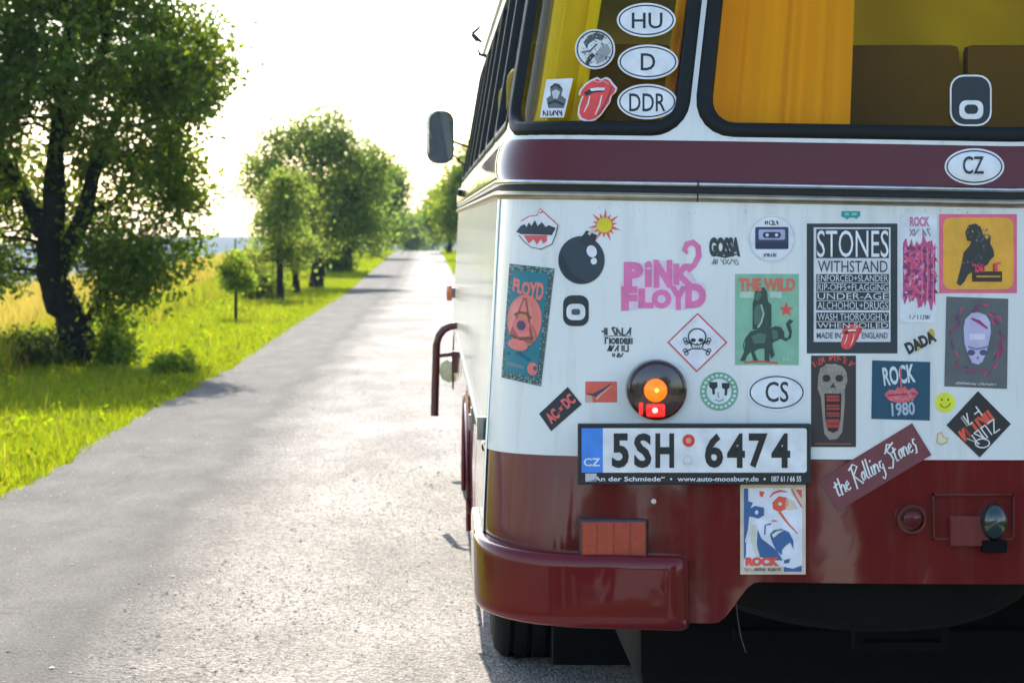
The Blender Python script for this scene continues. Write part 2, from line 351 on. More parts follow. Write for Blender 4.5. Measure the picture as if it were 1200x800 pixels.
# ------------------------------------------------------------------ trees, shrubs, grass
BARK = mat('bark', (.02, .017, .013), .95, var=.5, vscale=14, bump=.03, bscale=22, spec=.1)
LEAF = {'orchard': leafmat('leaf_orchard', (.062, .1, .012), (.2, .285, .018), .52),
        'bright': leafmat('leaf_bright', (.1, .16, .015), (.36, .46, .03), .55),
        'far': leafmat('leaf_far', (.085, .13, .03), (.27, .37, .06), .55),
        'young': leafmat('leaf_young', (.105, .15, .028), (.33, .41, .06), .55),
        'dark': leafmat('leaf_dark', (.06, .085, .02), (.17, .22, .03))}
def leaves(C, spread, size, r, up=.3):
    """C (n,3) clump centres with counts already repeated -> diamond leaf quads"""
    n = len(C); c = C+r.normal(0, 1, (n, 3))*spread
    d = r.normal(0, 1, (n, 3)); d[:, 2] -= .25; d /= np.linalg.norm(d, axis=1)[:, None]
    q = r.normal(0, 1, (n, 3)); q[:, 2] += up; s = np.cross(d, q); s /= np.linalg.norm(s, axis=1)[:, None]
    L = size*r.uniform(.6, 1.3, (n, 1)); Wd = L*r.uniform(.22, .36, (n, 1)); nn = np.cross(d, s)*L*.08
    V = np.stack([c-d*L*.5, c+s*Wd+nn, c+d*L*.5, c-s*Wd+nn], 1).reshape(-1, 3)
    return V, np.arange(n*4).reshape(-1, 4)
def tree(name, label, base, trunk, blobs, clumps, per, size, kind, seed, group=None, limbs=(), spread=.17, cat='tree', twigs=True, clear=None):
    """base (x,y); trunk [(dx,dz,radius,dy)], blobs [(dx,dy,dz,rx,ry,rz,weight)] relative to base, metres"""
    r = np.random.default_rng(seed); gz = float(ground(base[0], base[1]))
    B = np.array([base[0], base[1], gz]); t = empty(name, B); tag(t, label, cat, group)
    mb = MB(); tp = [Vector((B[0]+p[0], B[1]+p[3], gz+p[1])) for p in trunk]
    tp[0].z -= .15
    # smooth the trunk path with some wobble
    pts, rad = [], []
    for i in range(len(tp)-1):
        for k in range(4):
            f = k/4; p = tp[i].lerp(tp[i+1], f); rr = trunk[i][2]*(1-f)+trunk[i+1][2]*f
            pts.append(p+Vector(r.normal(0, 1, 3))*rr*.12); rad.append(rr*(1+r.uniform(-.08, .08)))
    pts.append(tp[-1]); rad.append(trunk[-1][2])
    rad[0] *= 1.35; rad[1] *= 1.1
    mb.tube(pts, rad, 10)
    for L in limbs: mb.tube([Vector((B[0]+p[0], B[1]+p[3], gz+p[1])) for p in L], [p[2] for p in L], 7)
    nodes = [(p, q) for p, q in zip(pts[len(pts)//3:], rad[len(pts)//3:])]
    for L in limbs: nodes += [(Vector((B[0]+p[0], B[1]+p[3], gz+p[1])), p[2]) for p in L[1:]]
    wts = np.array([b[6] for b in blobs], float); wts /= wts.sum(); cs = []
    for k in range(clumps):
        b = blobs[r.choice(len(blobs), p=wts)]; d = r.normal(0, 1, 3); d /= np.linalg.norm(d); rr = r.uniform(0.15, 1)**.5*1.05
        cs.append(B+np.array(b[:3])+d*rr*np.array(b[3:6]))
    cs = np.array(cs)
    if clear:      # bare lower trunk: no leaf clumps hang in front of it
        TP = np.array([p[:] for p in pts]); keep = []
        for c in cs:
            k = np.argmin(np.abs(TP[:, 2]-c[2])); keep.append(not (c[2] < gz+clear[0] and abs(c[0]-TP[k, 0]) < clear[1] and c[1] < TP[k, 1]+.2))
        cs = cs[np.array(keep)]; clumps = len(cs)
    if twigs:
        for k in range(0, clumps, 2):
            c = Vector(cs[k]); nd = min(nodes, key=lambda q: (q[0]-c).length+max(0, q[0].z-c.z)*1.5)
            a = nd[0]; mid = a.lerp(c, .5)+Vector(r.normal(0, .06, 3))+Vector((0, 0, .06))
            r0 = min(nd[1]*.4, .03); mb.tube([a, mid, c], [r0, r0*.6, .004], 5, False)
    mb.build('trunk', BARK, t, True)
    cnt = np.maximum(8, (per*r.uniform(.4, 1.5, clumps)).astype(int)); C = np.repeat(cs, cnt, axis=0)
    sp = np.repeat(r.uniform(.6, 1.35, clumps), cnt)[:, None]*spread*np.array([1, 1, .8])
    V, Q = leaves(C, sp, size, r); npmesh('crown', V, Q, LEAF[kind], parent=t)
    return t
def copy_tree(t, loc, rz, label, group, scale=1):
    c = t.copy(); COL.objects.link(c); c.location = (loc[0], loc[1], float(ground(loc[0], loc[1]))); c.rotation_euler.z = rz; c.scale = (scale,)*3
    c['label'] = label; c['group'] = group
    for ch in t.children:
        k = ch.copy(); COL.objects.link(k); k.parent = c
    return c
def blobs_px(base_uv, L, depth=.8):
    """crown lobes measured on the photo (u, v, half width, half height, weight) at the tree's own distance"""
    bx, by = gpx(*base_uv); m = by/F; out = []
    for i, (u, v, ru, rv, w) in enumerate(L):
        out.append(((u-base_uv[0])*m, ((i*37) % 7-3)*.12*depth, (base_uv[1]-v)*m, ru*m, max(ru, rv)*m*depth, rv*m, w))
    return (bx, by), out
def trunk_px(base_uv, L):
    m = gpx(*base_uv)[1]/F
    return [((u-base_uv[0])*m, (base_uv[1]-v)*m, r*m, 0) for u, v, r in L]

# the old leaning fruit tree
b0 = (100, 428)
base, bl = blobs_px(b0, [(110, 70, 135, 110, 5), (90, -45, 125, 70, 3), (218, 70, 45, 80, 1.6), (185, 205, 42, 60, 1.1), (150, 305, 55, 42, 1.3), (128, 372, 22, 20, .25),
                         (15, 245, 75, 70, 1.6), (-30, 100, 90, 120, 2.2), (115, 220, 60, 60, 1.2), (10, 318, 40, 20, .35), (215, 290, 25, 20, .25)], 1.05)
tree('fruit_tree', 'old leaning fruit tree with thick dark trunk and wide crown shading the verge', base,
     trunk_px(b0, [(100, 428, 23), (97, 402, 19), (84, 372, 19), (67, 345, 19), (58, 315, 17), (60, 275, 16), (66, 180, 11), (76, 90, 7), (80, 20, 4)]), bl, 600, 105, .075, 'orchard', 11,
     limbs=[trunk_px(b0, [(66, 320, 13), (98, 250, 11), (112, 190, 8), (150, 110, 5), (200, 60, 3)]), trunk_px(b0, [(60, 290, 10), (20, 210, 7), (-30, 120, 4)]),
            trunk_px(b0, [(100, 380, 6), (118, 345, 5), (150, 305, 3)]), trunk_px(b0, [(75, 160, 8), (120, 60, 5), (130, -20, 3)])], spread=.15, clear=(2.0, .42))
# sapling with its stake
b0 = (277, 374); base, bl = blobs_px(b0, [(272, 312, 17, 20, 1), (285, 322, 13, 18, .8), (268, 330, 9, 14, .4)], .9)
sap = tree('sapling', 'thin young sapling tied to a stake in the mown verge', base, trunk_px(b0, [(277, 374, 1.6), (277, 345, 1.3), (276, 320, 1), (276, 300, .6)]), bl, 44, 90, .06, 'bright', 21, spread=.06)
sb = MB(); sx_, sy_ = base; sb.tube([(sx_-.03, sy_+.05, float(ground(*base))-.1), (sx_-.02, sy_+.05, 1.24)], .014, 6); sb.build('stake', mat('stake_wood', (.12, .09, .06), .9, var=.3), sap)
# young tree in front of the clump
b0 = (328, 352); base, bl = blobs_px(b0, [(325, 262, 32, 38, 2), (330, 225, 22, 24, 1), (318, 300, 30, 26, 1.2), (345, 290, 24, 30, 1)], .9)
tree('young_tree', 'young light green tree standing in front of the dense roadside trees', base, trunk_px(b0, [(328, 352, 5), (328, 320, 4), (327, 280, 3), (328, 230, 1.5)]), bl, 95, 80, .085, 'young', 31, spread=.14)
# row on the left side of the road
GL = 'row of trees along the left verge'
b0 = (372, 337); base, bl = blobs_px(b0, [(350, 195, 62, 48, 3), (385, 160, 42, 32, 1.6), (312, 215, 36, 34, 1), (420, 205, 42, 36, 1.6), (375, 250, 60, 38, 2), (430, 255, 28, 30, .8)], .8)
big = tree('roadside_tree', 'broad dense roadside tree with round crown behind the young light green tree', base, trunk_px(b0, [(372, 337, 9), (372, 310, 8), (368, 270, 6), (375, 210, 4), (380, 160, 2)]), bl, 300, 70, .1, 'far', 41, GL, spread=.2,
     limbs=[trunk_px(b0, [(370, 300, 5), (340, 240, 3), (320, 200, 1.5)]), trunk_px(b0, [(372, 290, 5), (410, 235, 3), (425, 200, 1.5)])])
b0 = (349, 344); base, bl = blobs_px(b0, [(345, 280, 30, 30, 1), (350, 240, 26, 30, 1)], .9)
tree('roadside_tree', 'slim dark trunked tree close between the young tree and the broad tree', base, trunk_px(b0, [(349, 344, 5), (346, 315, 4), (345, 280, 3), (350, 230, 1.5)]), bl, 70, 80, .09, 'dark', 43, GL, spread=.17)
b0 = (408, 322); base, bl = blobs_px(b0, [(405, 245, 34, 34, 1.4), (418, 215, 30, 28, 1), (395, 285, 22, 18, .5), (430, 270, 22, 24, .6)], .9)
tree('roadside_tree', 'rounded tree just past the broad roadside tree on the left verge', base, trunk_px(b0, [(408, 322, 6), (408, 300, 5), (410, 260, 3.5), (415, 220, 1.5)]), bl, 150, 90, .12, 'far', 45, GL, spread=.24)
b0 = (441, 303); base, bl = blobs_px(b0, [(440, 240, 30, 40, 1.4), (452, 215, 18, 26, .8), (452, 268, 16, 20, .5)], .8)
tree('roadside_tree', 'taller rounded tree near the crest of the left verge', base, trunk_px(b0, [(441, 303, 4.5), (441, 280, 4), (443, 240, 2.5), (448, 205, 1)]), bl, 130, 90, .17, 'far', 47, GL, spread=.34)
# right verge
GR = 'row of trees along the right verge'
b0 = (548, 306); base, bl = blobs_px(b0, [(545, 225, 26, 30, 1.2), (556, 195, 22, 26, 1), (528, 248, 20, 24, .9), (560, 260, 30, 24, .8)], .9)
tree('roadside_tree', 'bright sunlit tree on the right verge just beyond the bus mirror', base, trunk_px(b0, [(548, 306, 5), (548, 280, 4), (549, 240, 3), (552, 200, 1)]), bl, 150, 90, .16, 'bright', 51, GR, spread=.3)
b0 = (527, 297); base, bl = blobs_px(b0, [(520, 240, 20, 20, 1), (526, 262, 20, 18, .8), (512, 252, 12, 16, .5)], .9)
tree('roadside_tree', 'duller far tree on the right verge where the road reaches its crest', base, trunk_px(b0, [(527, 297, 3.5), (526, 275, 3), (522, 245, 2), (522, 225, 1)]), bl, 100, 90, .18, 'far', 53, GR, spread=.38)
# trees beyond the crest, standing lower down
for k, (u, vb, vt, Y, hw, lab) in enumerate([(476, 293, 247, 190, 15, 'hazy far tree beyond the crest on the left of the road'), (497, 292, 252, 215, 16, 'hazy far tree beyond the crest straight behind the road end')]):
    x = (u-VU)*Y/F; m = Y/F; g = float(ground(x, Y)); zb = H+(VV-vb)*m-g; zt = H+(VV-vt)*m-g
    tree('distant_tree', lab, (x, Y), [(0, 0, 2.2*m, 0), (0, zb, 1.8*m, 0), (0, (zb+zt)/2, 1.2*m, 0), (0, zt, .4*m, 0)],
         [(0, 0, zb+(zt-zb)*.58, hw*m, hw*m, (zt-zb)*.38, 1), (3*m, 0, zb+(zt-zb)*.35, hw*m, hw*m, (zt-zb)*.3, .6)], 80, 80, .24, 'far', 60+k, 'trees beyond the crest', spread=.5, twigs=False)
# avenue goes on behind the photographer (seen only in the bus paint)
GB = 'avenue trees behind the camera position'
for k, (x, y, s) in enumerate([(3.6, -7, 1.0), (5.2, -11, 1.1), (2.9, -14, 1.05), (5.6, -19, 1.0), (3.0, -24, 1.1), (-3, -42, 1.5), (-7, -40, 1.75), (-10.5, -43, 1.35), (-13.5, -40, 1.7), (-17, -41, 1.5), (-20.5, -39, 1.8), (-25, -38, 1.6), (-30, -36, 1.75)]):
    copy_tree(big, (x, y), k*1.3, 'broad avenue tree along the road behind the bus', GB, s)

# weeds and shrubs at the foot of the old tree
def shrub(name, label, uv, ru, rv, n, per, size, kind, seed, spread):
    (bx, by), bl = blobs_px(uv, [(uv[0], uv[1]-rv, ru, rv, 1)], .8); m = by/F
    return tree(name, label, (bx, by), [(0, 0, 1.5*m, 0), (0, rv*m, m, 0), (0, 1.6*rv*m, .4*m, 0)], bl, n, per, size, kind, seed, 'shrubs and weeds around the verge', spread=spread, cat='shrub')
shrub('wild_shrub', 'leafy weeds growing right of the old fruit tree trunk', (138, 428), 20, 24, 34, 60, .07, 'bright', 71, .08)
shrub('wild_shrub', 'dark low shrub growing left of the old fruit tree trunk', (45, 428), 42, 18, 40, 60, .07, 'dark', 72, .1)
shrub('wild_shrub', 'rounded green bush behind the sapling and its stake', (305, 350), 24, 16, 40, 60, .09, 'orchard', 73, .12)
shrub('wild_shrub', 'low dark bush between tree trunks on the left verge', (395, 322), 16, 10, 26, 60, .1, 'orchard', 74, .14)
shrub('wild_shrub', 'bright leafy clump on the verge edge near the tree shadow', (205, 436), 22, 10, 26, 60, .06, 'bright', 75, .06)

def blades(name, label, P, h, w, lean, material, seed, cat='grass'):
    """P (n,2) roots; each blade is a tapering bent strip"""
    r = np.random.default_rng(seed); n = len(P)
    z = ground(P[:, 0], P[:, 1]); root = np.stack([P[:, 0], P[:, 1], z-.01], 1)
    hh = h*r.uniform(.55, 1.25, n); az = r.uniform(0, 2*np.pi, n); ln = lean*r.uniform(.2, 1.3, n)*hh
    az2 = r.uniform(0, 2*np.pi, n); side = np.stack([np.cos(az2), np.sin(az2), 0*az], 1)*(w*r.uniform(.6, 1.3, n))[:, None]*.5
    d = np.stack([np.cos(az)*ln, np.sin(az)*ln, 0*az], 1); up = np.stack([0*hh, 0*hh, hh], 1)
    mid = root+up*.55+d*.3; tip = root+up+d
    V = np.stack([root-side, root+side, mid+side*.75, mid-side*.75, tip+side*.12, tip-side*.12], 1).reshape(-1, 3)
    k = np.arange(n)[:, None]*6
    Q = np.concatenate([k+np.array([[0, 1, 2, 3]]), k+np.array([[3, 2, 4, 5]])])
    o = npmesh(name, V, Q, material); tag(o, label, cat, kind='stuff'); return o
def scatter(n, y0, y1, xl, xr, seed, p=1.6, clump=0):
    """denser near the camera"""
    r = np.random.default_rng(seed); t = r.uniform(0, 1, n); y = y0*(y1/y0)**(t**(1/p*1.0))
    a = np.array([xl(v) for v in y]); b = np.array([xr(v) for v in y]); x = a+(b-a)*r.uniform(0, 1, n)
    P = np.stack([x, y], 1)
    if clump:
        f = np.sin(x*3.1+np.sin(y*1.7)*2)*np.sin(y*2.3+x)+r.uniform(-1, 1, n); P = P[f > -clump]
    return P
GREEN = leafmat('verge_green', (.12, .155, .004), (.36, .43, .006), .5, .4, hue=.025)
GREEN2 = leafmat('meadow_green', (.13, .15, .01), (.36, .39, .016), .5, .4, hue=.03)
GOLD = leafmat('meadow_gold', (.29, .21, .04), (.58, .43, .075), .5, .35, hue=.02)
edge = lambda y: interp(LEFT, y)
blades('verge_grass', 'short bright green mown grass along the left road edge', scatter(210000, 4, 70, lambda y: edge(y)-2.7, lambda y: edge(y)+.03, 81, 1.3), .065, .008, .6, GREEN, 82)
blades('verge_tufts', 'longer green grass tufts in the left verge', scatter(46000, 5, 60, lambda y: edge(y)-2.8, lambda y: edge(y)-.02, 83, 1.2, .1), .11, .009, .7, GREEN, 84)
blades('verge_grass', 'bright green mown grass along the far left verge', scatter(30000, 70, 150, lambda y: edge(y)-3, lambda y: edge(y)+.03, 85, 1), .16, .03, .4, GREEN, 86)
blades('meadow_grass', 'tall green grass at the foot of the golden meadow', scatter(105000, 9, 100, lambda y: -8.5, lambda y: -4.3+.15*min(1, max(0, (y-15)/10)), 87, 1.2, .7), .38, .014, .45, GREEN2, 88)
blades('golden_grass', 'tall golden seeding grass of the meadow beyond the verge', scatter(100000, 14, 120, lambda y: -min(11, .1*y+5.5), lambda y: -4.7, 89, 1.1, .75), .5, .012, .45, GOLD, 90)
blades('verge_grass', 'bright green grass on the right verge ahead of the bus', scatter(50000, 20, 150, lambda y: interp(RIGHT, y)-.03, lambda y: interp(RIGHT, y)+3.2, 91, 1.2), .13, .02, .4, GREEN, 92)
blades('dry_stalks', 'dry straw coloured stalks dotted through the left verge', scatter(500, 13.5, 60, lambda y: edge(y)-min(2.8, .3+y*.12), lambda y: edge(y)-.05, 93, 1.2), .26, .006, .5, GOLD, 94)
def rosettes():
    r = np.random.default_rng(95); P0 = scatter(260, 13.5, 50, lambda y: edge(y)-min(2.7, .3+y*.12), lambda y: edge(y)-.02, 96, 1.1); c = np.repeat(P0, 16, axis=0); z = ground(c[:, 0], c[:, 1])+.06
    V, Q = leaves(np.stack([c[:, 0], c[:, 1], z], 1), np.array([[.06, .06, .02]]), .055, r, .6)
    tag(npmesh('verge_weeds', V, Q, GREEN), 'broad leaved weeds mixed into the left verge grass', 'weeds', kind='stuff')
rosettes()

# ------------------------------------------------------------------ the bus body surface
BX = 1.365
WT = [(.4, 1.235), (.75, 1.235), (.95, 1.226), (1.57, 1.19), (1.71, 1.166), (2.5, 1.035)]
YR = [(.4, 5.965), (.65, 5.986), (.98, 6.014), (1.55, 6.055), (1.70, 6.075), (2.5, 6.22)]
YF = [(.4, 15.9), (1.5, 15.9), (2.5, 15.6)]
RC, BULGE, RF = .22, .15, .4
Q1, Q2 = .98, 1.30              # rear | corner | side in metres along the wall
QS = 10.2                       # end of the straight side
QF1, QF2 = QS+.55, QS+1.5
def bandb(z):
    t = (z-1.6195)/.0505
    return .018*math.sqrt(max(0, 1-t*t)) if abs(t) < 1 else 0
def plan(q, z):
    """half outline: distance along the wall -> (x>=0 outward, y)"""
    w, yr, yf = interp(WT, z), interp(YR, z), interp(YF, z)
    xr = w-RC; yc = yr+BULGE*(xr/w)**2; sl = 2*BULGE*xr/w/w
    y2 = yc+sl*RC+RC; y3 = yf-.62
    if q <= Q1: x = xr*q/Q1; return x, yr+BULGE*(x/w)**2
    if q <= Q2:
        s = (q-Q1)/(Q2-Q1); b = (1-s)**2; c = 2*s*(1-s); d = s*s
        return xr*b+w*(c+d), yc*b+(yc+sl*RC)*c+y2*d
    if q <= QS: return w, y2+(y3-y2)*(q-Q2)/(QS-Q2)
    xf = w-RF; yg = yf-.18
    if q <= QF1:
        s = (q-QS)/(QF1-QS); b = (1-s)**2; c = 2*s*(1-s); d = s*s
        return w*(b+c)+xf*d, y3*b+(yg-.1)*c+yg*d
    s = (q-QF1)/(QF2-QF1); return xf*(1-s), yg+.18*(1-(1-s)**2)
def dzf(x, z): return .02*abs(x)*sstep(1.2, 1.5, z)
def raw(q, z):
    s = 1 if q >= 0 else -1; x, y = plan(abs(q), z)
    return Vector((BX+s*x, y, z+dzf(x, z)))
def nrm(q, z):
    e = .004; a = raw(q+e, z)-raw(q-e, z); b = raw(q, z+e)-raw(q, z-e)
    n = a.cross(b).normalized(); return n
def body(q, z, off=0):
    n = nrm(q, z); return raw(q, z)+n*(off+bandb(z)), n
def surf_y(x, z):
    x = abs(x); w, yr = interp(WT, z), interp(YR, z); xr = w-RC
    if x <= xr: return yr+BULGE*(x/w)**2
    yc = yr+BULGE*(xr/w)**2; sl = 2*BULGE*xr/w/w
    s = 1-math.sqrt(max(0, (w-min(x, w-.0004))/RC)); b = (1-s)**2; c = 2*s*(1-s); d = s*s
    return yc*b+(yc+sl*RC)*c+(yc+sl*RC+RC)*d
def P(u, v, off=.001):
    """photo pixel -> point on the rear skin, lifted by off"""
    Y = 6.08
    for _ in range(9):
        X = (u-VU)*Y/F-BX; Z = H+(VV-v)*Y/F; z = Z-dzf(X, Z); Y = .5*Y+.5*(surf_y(X, z)-bandb(z)) if _ < 8 else Y
    X = (u-VU)*Y/F-BX; Z = H+(VV-v)*Y/F; z = Z-dzf(X, Z)
    e = .003; nx = (surf_y(X+e, z)-surf_y(X-e, z))/(2*e); nz = (surf_y(X, z+e)-surf_y(X, z-e))/(2*e)-(bandb(z+e)-bandb(z-e))/(2*e)
    nx = max(-3, min(3, nx)); nz = max(-1, min(1, nz)); n = Vector((nx, -1, nz)).normalized()
    return Vector((X+BX, surf_y(X, z)-bandb(z), Z))+n*off
def q_of(u, v):
    p = P(u, v, 0); x = abs(p.x-BX); z = p.z-dzf(x, p.z); w = interp(WT, z); return x*Q1/(w-RC), z

bus = empty('bus', (BX, 11.0, 0))
tag(bus, 'vintage white and maroon coach covered in stickers, parked facing away on the road', 'bus')
WHITE = mat('white_paint', (.79, .785, .735), .32, coat=.5, var=.07, vscale=2.2, bump=.0012, bscale=2.6, coat_rough=.06, streak=.3)
MAROON = mat('maroon_paint', (.14, .007, .009), .33, coat=1, coat_ior=1.38, var=.12, vscale=3, bump=.003, bscale=2.4, coat_rough=.035, spec=.06, streak=.12)
MARBAND = mat('maroon_band_paint', (.11, .008, .01), .3, coat=1, coat_ior=1.36, var=.08, vscale=4, bump=.0008, bscale=3, coat_rough=.03, spec=.06)
CHROME = mat('chrome_trim', (.62, .63, .62), .22, metal=1, var=.15, vscale=30)
RAIL = mat('brass_toned_rail', (.42, .37, .27), .3, metal=1, var=.2, vscale=25)
DARK = mat('dark_groove', (.012, .013, .013), .7)
RUBBER = mat('window_rubber', (.009, .012, .012), .5, spec=.25, var=.2, vscale=40, bump=.0006, bscale=80)
BLACK = mat('underbody_black', (.005, .005, .005), .8, var=.4, vscale=9, spec=.15)
STEEL = mat('dull_steel', (.3, .3, .29), .4, metal=1, var=.3, vscale=20)
MIRROR = mat('mirror_glass', (.75, .78, .78), .02, metal=1)
TYRE = mat('tyre_rubber', (.008, .008, .008), .85, spec=.2, var=.35, vscale=20, bump=.002, bscale=60)
CREAM = mat('interior_cream', (.9, .76, .16), .7, var=.1)
AMBER = glass('amber_glass', (1, .88, .3), 1.22)
CLEAR = glass('side_glass', (.93, .96, .94), 1.5)

def grid(name, qs, zs, material, off=0, parent=bus, zfun=None, offf=None):
    """regular patch on the body; zfun(q, z) moves the rows, offf(q, k) the lift"""
    V, N = [], []
    for k, z in enumerate(zs):
        for q in qs:
            zz = zfun(q, z) if zfun else z; p, n = body(q, zz, off if offf is None else offf(q, k)); V.append(p); N.append(n)
    w = len(qs); Fc = [(i*w+k, i*w+k+1, (i+1)*w+k+1, (i+1)*w+k) for i in range(len(zs)-1) for k in range(w-1)]
    return mesh(name, V, Fc, material, parent, True, N)
def lsp(a, b, n): return [a+(b-a)*i/(n-1) for i in range(n)]
def qrange(a, b, fine=.03, coarse=.25):
    out, q = [], a
    while q < b-1e-6:
        out.append(q); aq = abs(q+1e-9); st = fine if (aq < Q2+.1 or aq > QS-.1) else coarse
        q += st
    return out+[b]
SEAMQ = 1.275
def strip(name, za, zb, lift, material, qa=-QF2, qb=QF2, n=6, parent=bus):
    """half-round moulding along the wall"""
    zs = lsp(za, zb, n); zm, hw = (za+zb)/2, (zb-za)/2
    qs = qrange(qa, qb, .03, .3); V = []
    for z in zs:
        for q in qs:
            c = math.sqrt(max(0, 1-((z-zm)/hw)**2)); p, nn = body(q, z, 0); V.append(p-nn*bandb(z)+nn*(.001+lift*c))
    w = len(qs); Fc = [(i*w+k, i*w+k+1, (i+1)*w+k+1, (i+1)*w+k) for i in range(n-1) for k in range(w-1)]
    return mesh(name, V, Fc, material, parent, True)

# lower skin: white rear panel, maroon skirt with the cut-out over the spare wheel
grid('rear_panel', qrange(-SEAMQ, SEAMQ, .025), lsp(.939, 1.524, 16), WHITE)
def skirt_z(q, z):
    x = plan(abs(q), .7)[0]; lo = .557+.097*sstep(.70, .60, x) if abs(q) < Q1 else .557
    f = (z-.557)/(.939-.557); return lo+(.939-lo)*f
grid('rear_skirt', qrange(-SEAMQ, SEAMQ, .016), lsp(.557, .9388, 12), MAROON, -.0015, zfun=skirt_z)
for s in (-1, 1):
    a, b = (SEAMQ+.008, QF2) if s > 0 else (-QF2, -SEAMQ-.008)
    grid('side_panel', qrange(a, b, .05, .25), lsp(.939, 1.524, 8), WHITE)
    # skirt with wheel arches left open
    def side_skirt(q, z):
        y = plan(abs(q), .7)[1]; lo = .5
        for yc in (8.95, 14.3):
            d = abs(y-yc)
            if d < .62: lo = max(lo, .5+.39*math.sqrt(max(0, 1-(d/.62)**2)))
        f = (z-.5)/(.9388-.5); return lo+(.9388-lo)*f
    grid('side_skirt', qrange(a, b, .05, .06), lsp(.5, .9388, 8), MAROON, -.0015, zfun=side_skirt)
    st = grid('panel_seam', lsp(s*(SEAMQ-.004), s*(SEAMQ+.012), 3), lsp(.6, 1.524, 8), DARK, .0015)
    gc = MB()
    for z in lsp(.56, 1.52, 14):
        pass
    gc.tube([body(s*(SEAMQ-.012), z, .002)[0] for z in lsp(.57, 1.523, 14)], .004, 6); gc.build('seam_bead', CHROME, bus, True)
strip('side_trim', .925, .95, .008, STEEL, -QF2, -SEAMQ-.03); strip('side_trim', .925, .95, .008, STEEL, SEAMQ+.03, QF2)
# belt mouldings
grid('maroon_band', qrange(-QF2, QF2, .025, .3), lsp(1.5692, 1.6698, 13), MARBAND)
strip('chrome_strip', 1.558, 1.5725, .012, CHROME); grid('belt_groove', qrange(-QF2, QF2, .03, .3), lsp(1.545, 1.56, 3), DARK, .001)
strip('belt_rail', 1.524, 1.546, .014, RAIL)
for u in (818,):      # joint in the mouldings
    q, z = q_of(u, 230); jb = MB(); jb.tube([body(-q, zz, .0155)[0] for zz in (1.523, 1.54, 1.573)], .0018, 5); jb.build('moulding_joint', DARK, bus)

# ------------------------------------------------------------------ windows
ZB, ZT = 1.6685, 2.5
def rrect(q0, q1, z0, z1, r, n=7):
    out = []
    for cx, cz, a0 in ((q1-r, z0+r, -90), (q1-r, z1-r, 0), (q0+r, z1-r, 90), (q0+r, z0+r, 180)):
        for i in range(n): t = math.radians(a0+90*i/(n-1)); out.append((cx+r*math.cos(t), cz+r*math.sin(t)))
    return out
def resample(poly, step):
    out = []
    for i in range(len(poly)):
        a, b = poly[i], poly[(i+1) % len(poly)]; d = math.hypot(b[0]-a[0], b[1]-a[1]); k = max(1, int(d/step))
        out += [(a[0]+(b[0]-a[0])*j/k, a[1]+(b[1]-a[1])*j/k) for j in range(k)]
    return out
def inside(p, poly):
    x, y = p; c = False; j = len(poly)-1
    for i in range(len(poly)):
        xi, yi = poly[i]; xj, yj = poly[j]
        if (yi > y) != (yj > y) and x < (xj-xi)*(y-yi)/(yj-yi+1e-15)+xi: c = not c
        j = i
    return c
def fill(outer, holes=(), step=None):
    """triangulate a 2-D polygon with holes, optional inner grid"""
    vs, es = [], []
    for poly in [outer]+list(holes):
        k = len(vs); n = len(poly); vs += [Vector(p) for p in poly]; es += [(k+i, k+(i+1) % n) for i in range(n)]
    if step:
        x0, x1 = min(p[0] for p in outer), max(p[0] for p in outer); y0, y1 = min(p[1] for p in outer), max(p[1] for p in outer)
        for i in range(1, int((x1-x0)/step[0])+1):
            for j in range(1, int((y1-y0)/step[1])+1):
                p = (x0+i*step[0]+.0001, y0+j*step[1]+.0001)
                if p[0] < x1 and p[1] < y1 and inside(p, outer) and not any(inside(p, h) for h in holes): vs.append(Vector(p))
    ov, oe, of, _, _, _ = delaunay_2d_cdt(vs, es, [], 0, 1e-7)
    tris = []
    for f in of:
        c = (sum(ov[i][0] for i in f)/len(f), sum(ov[i][1] for i in f)/len(f))
        if inside(c, outer) and not any(inside(c, h) for h in holes): tris.append(tuple(f))
    return [tuple(v) for v in ov], tris
def patch(name, outer, holes, step, material, off, parent):
    v2, tr = fill(outer, holes, step); V, N = [], []
    for q, z in v2: p, n = body(q, z, off); V.append(p); N.append(n)
    return mesh(name, V, tr, material, parent, True, N)
def gasket(name, loop, wid, lift, material, parent, base=0):
    """rubber bead of half-round section around a window; loop is the outer line"""
    n = len(loop); cx = sum(p[0] for p in loop)/n; V = []; K = 7
    for i, (q, z) in enumerate(loop):
        a, b = loop[i-1], loop[(i+1) % n]; tx, tz = b[0]-a[0], b[1]-a[1]; d = math.hypot(tx, tz); ix, iz = -tz/d, tx/d   # inwards for a ccw loop
        for k in range(K):
            t = k/(K-1); h = lift*(.25+.75*math.sin(math.pi*t)**.6)*(1 if k not in (0,) else .0)
            if k == K-1: h = -.012
            V.append(body(q+ix*wid*t, z+iz*wid*t, base+h)[0])
    Fc = [(i*K+k, ((i+1) % n)*K+k, ((i+1) % n)*K+k+1, i*K+k+1) for i in range(n) for k in range(K-1)]
    return mesh(name, V, Fc, material, parent, True)
qc, _ = q_of(822, 60)
Q_C = qc; GW = .04
cen = resample(rrect(-Q_C, Q_C, 1.677, 2.34, .1), .05)
wins = [('rear_window', cen, AMBER)]
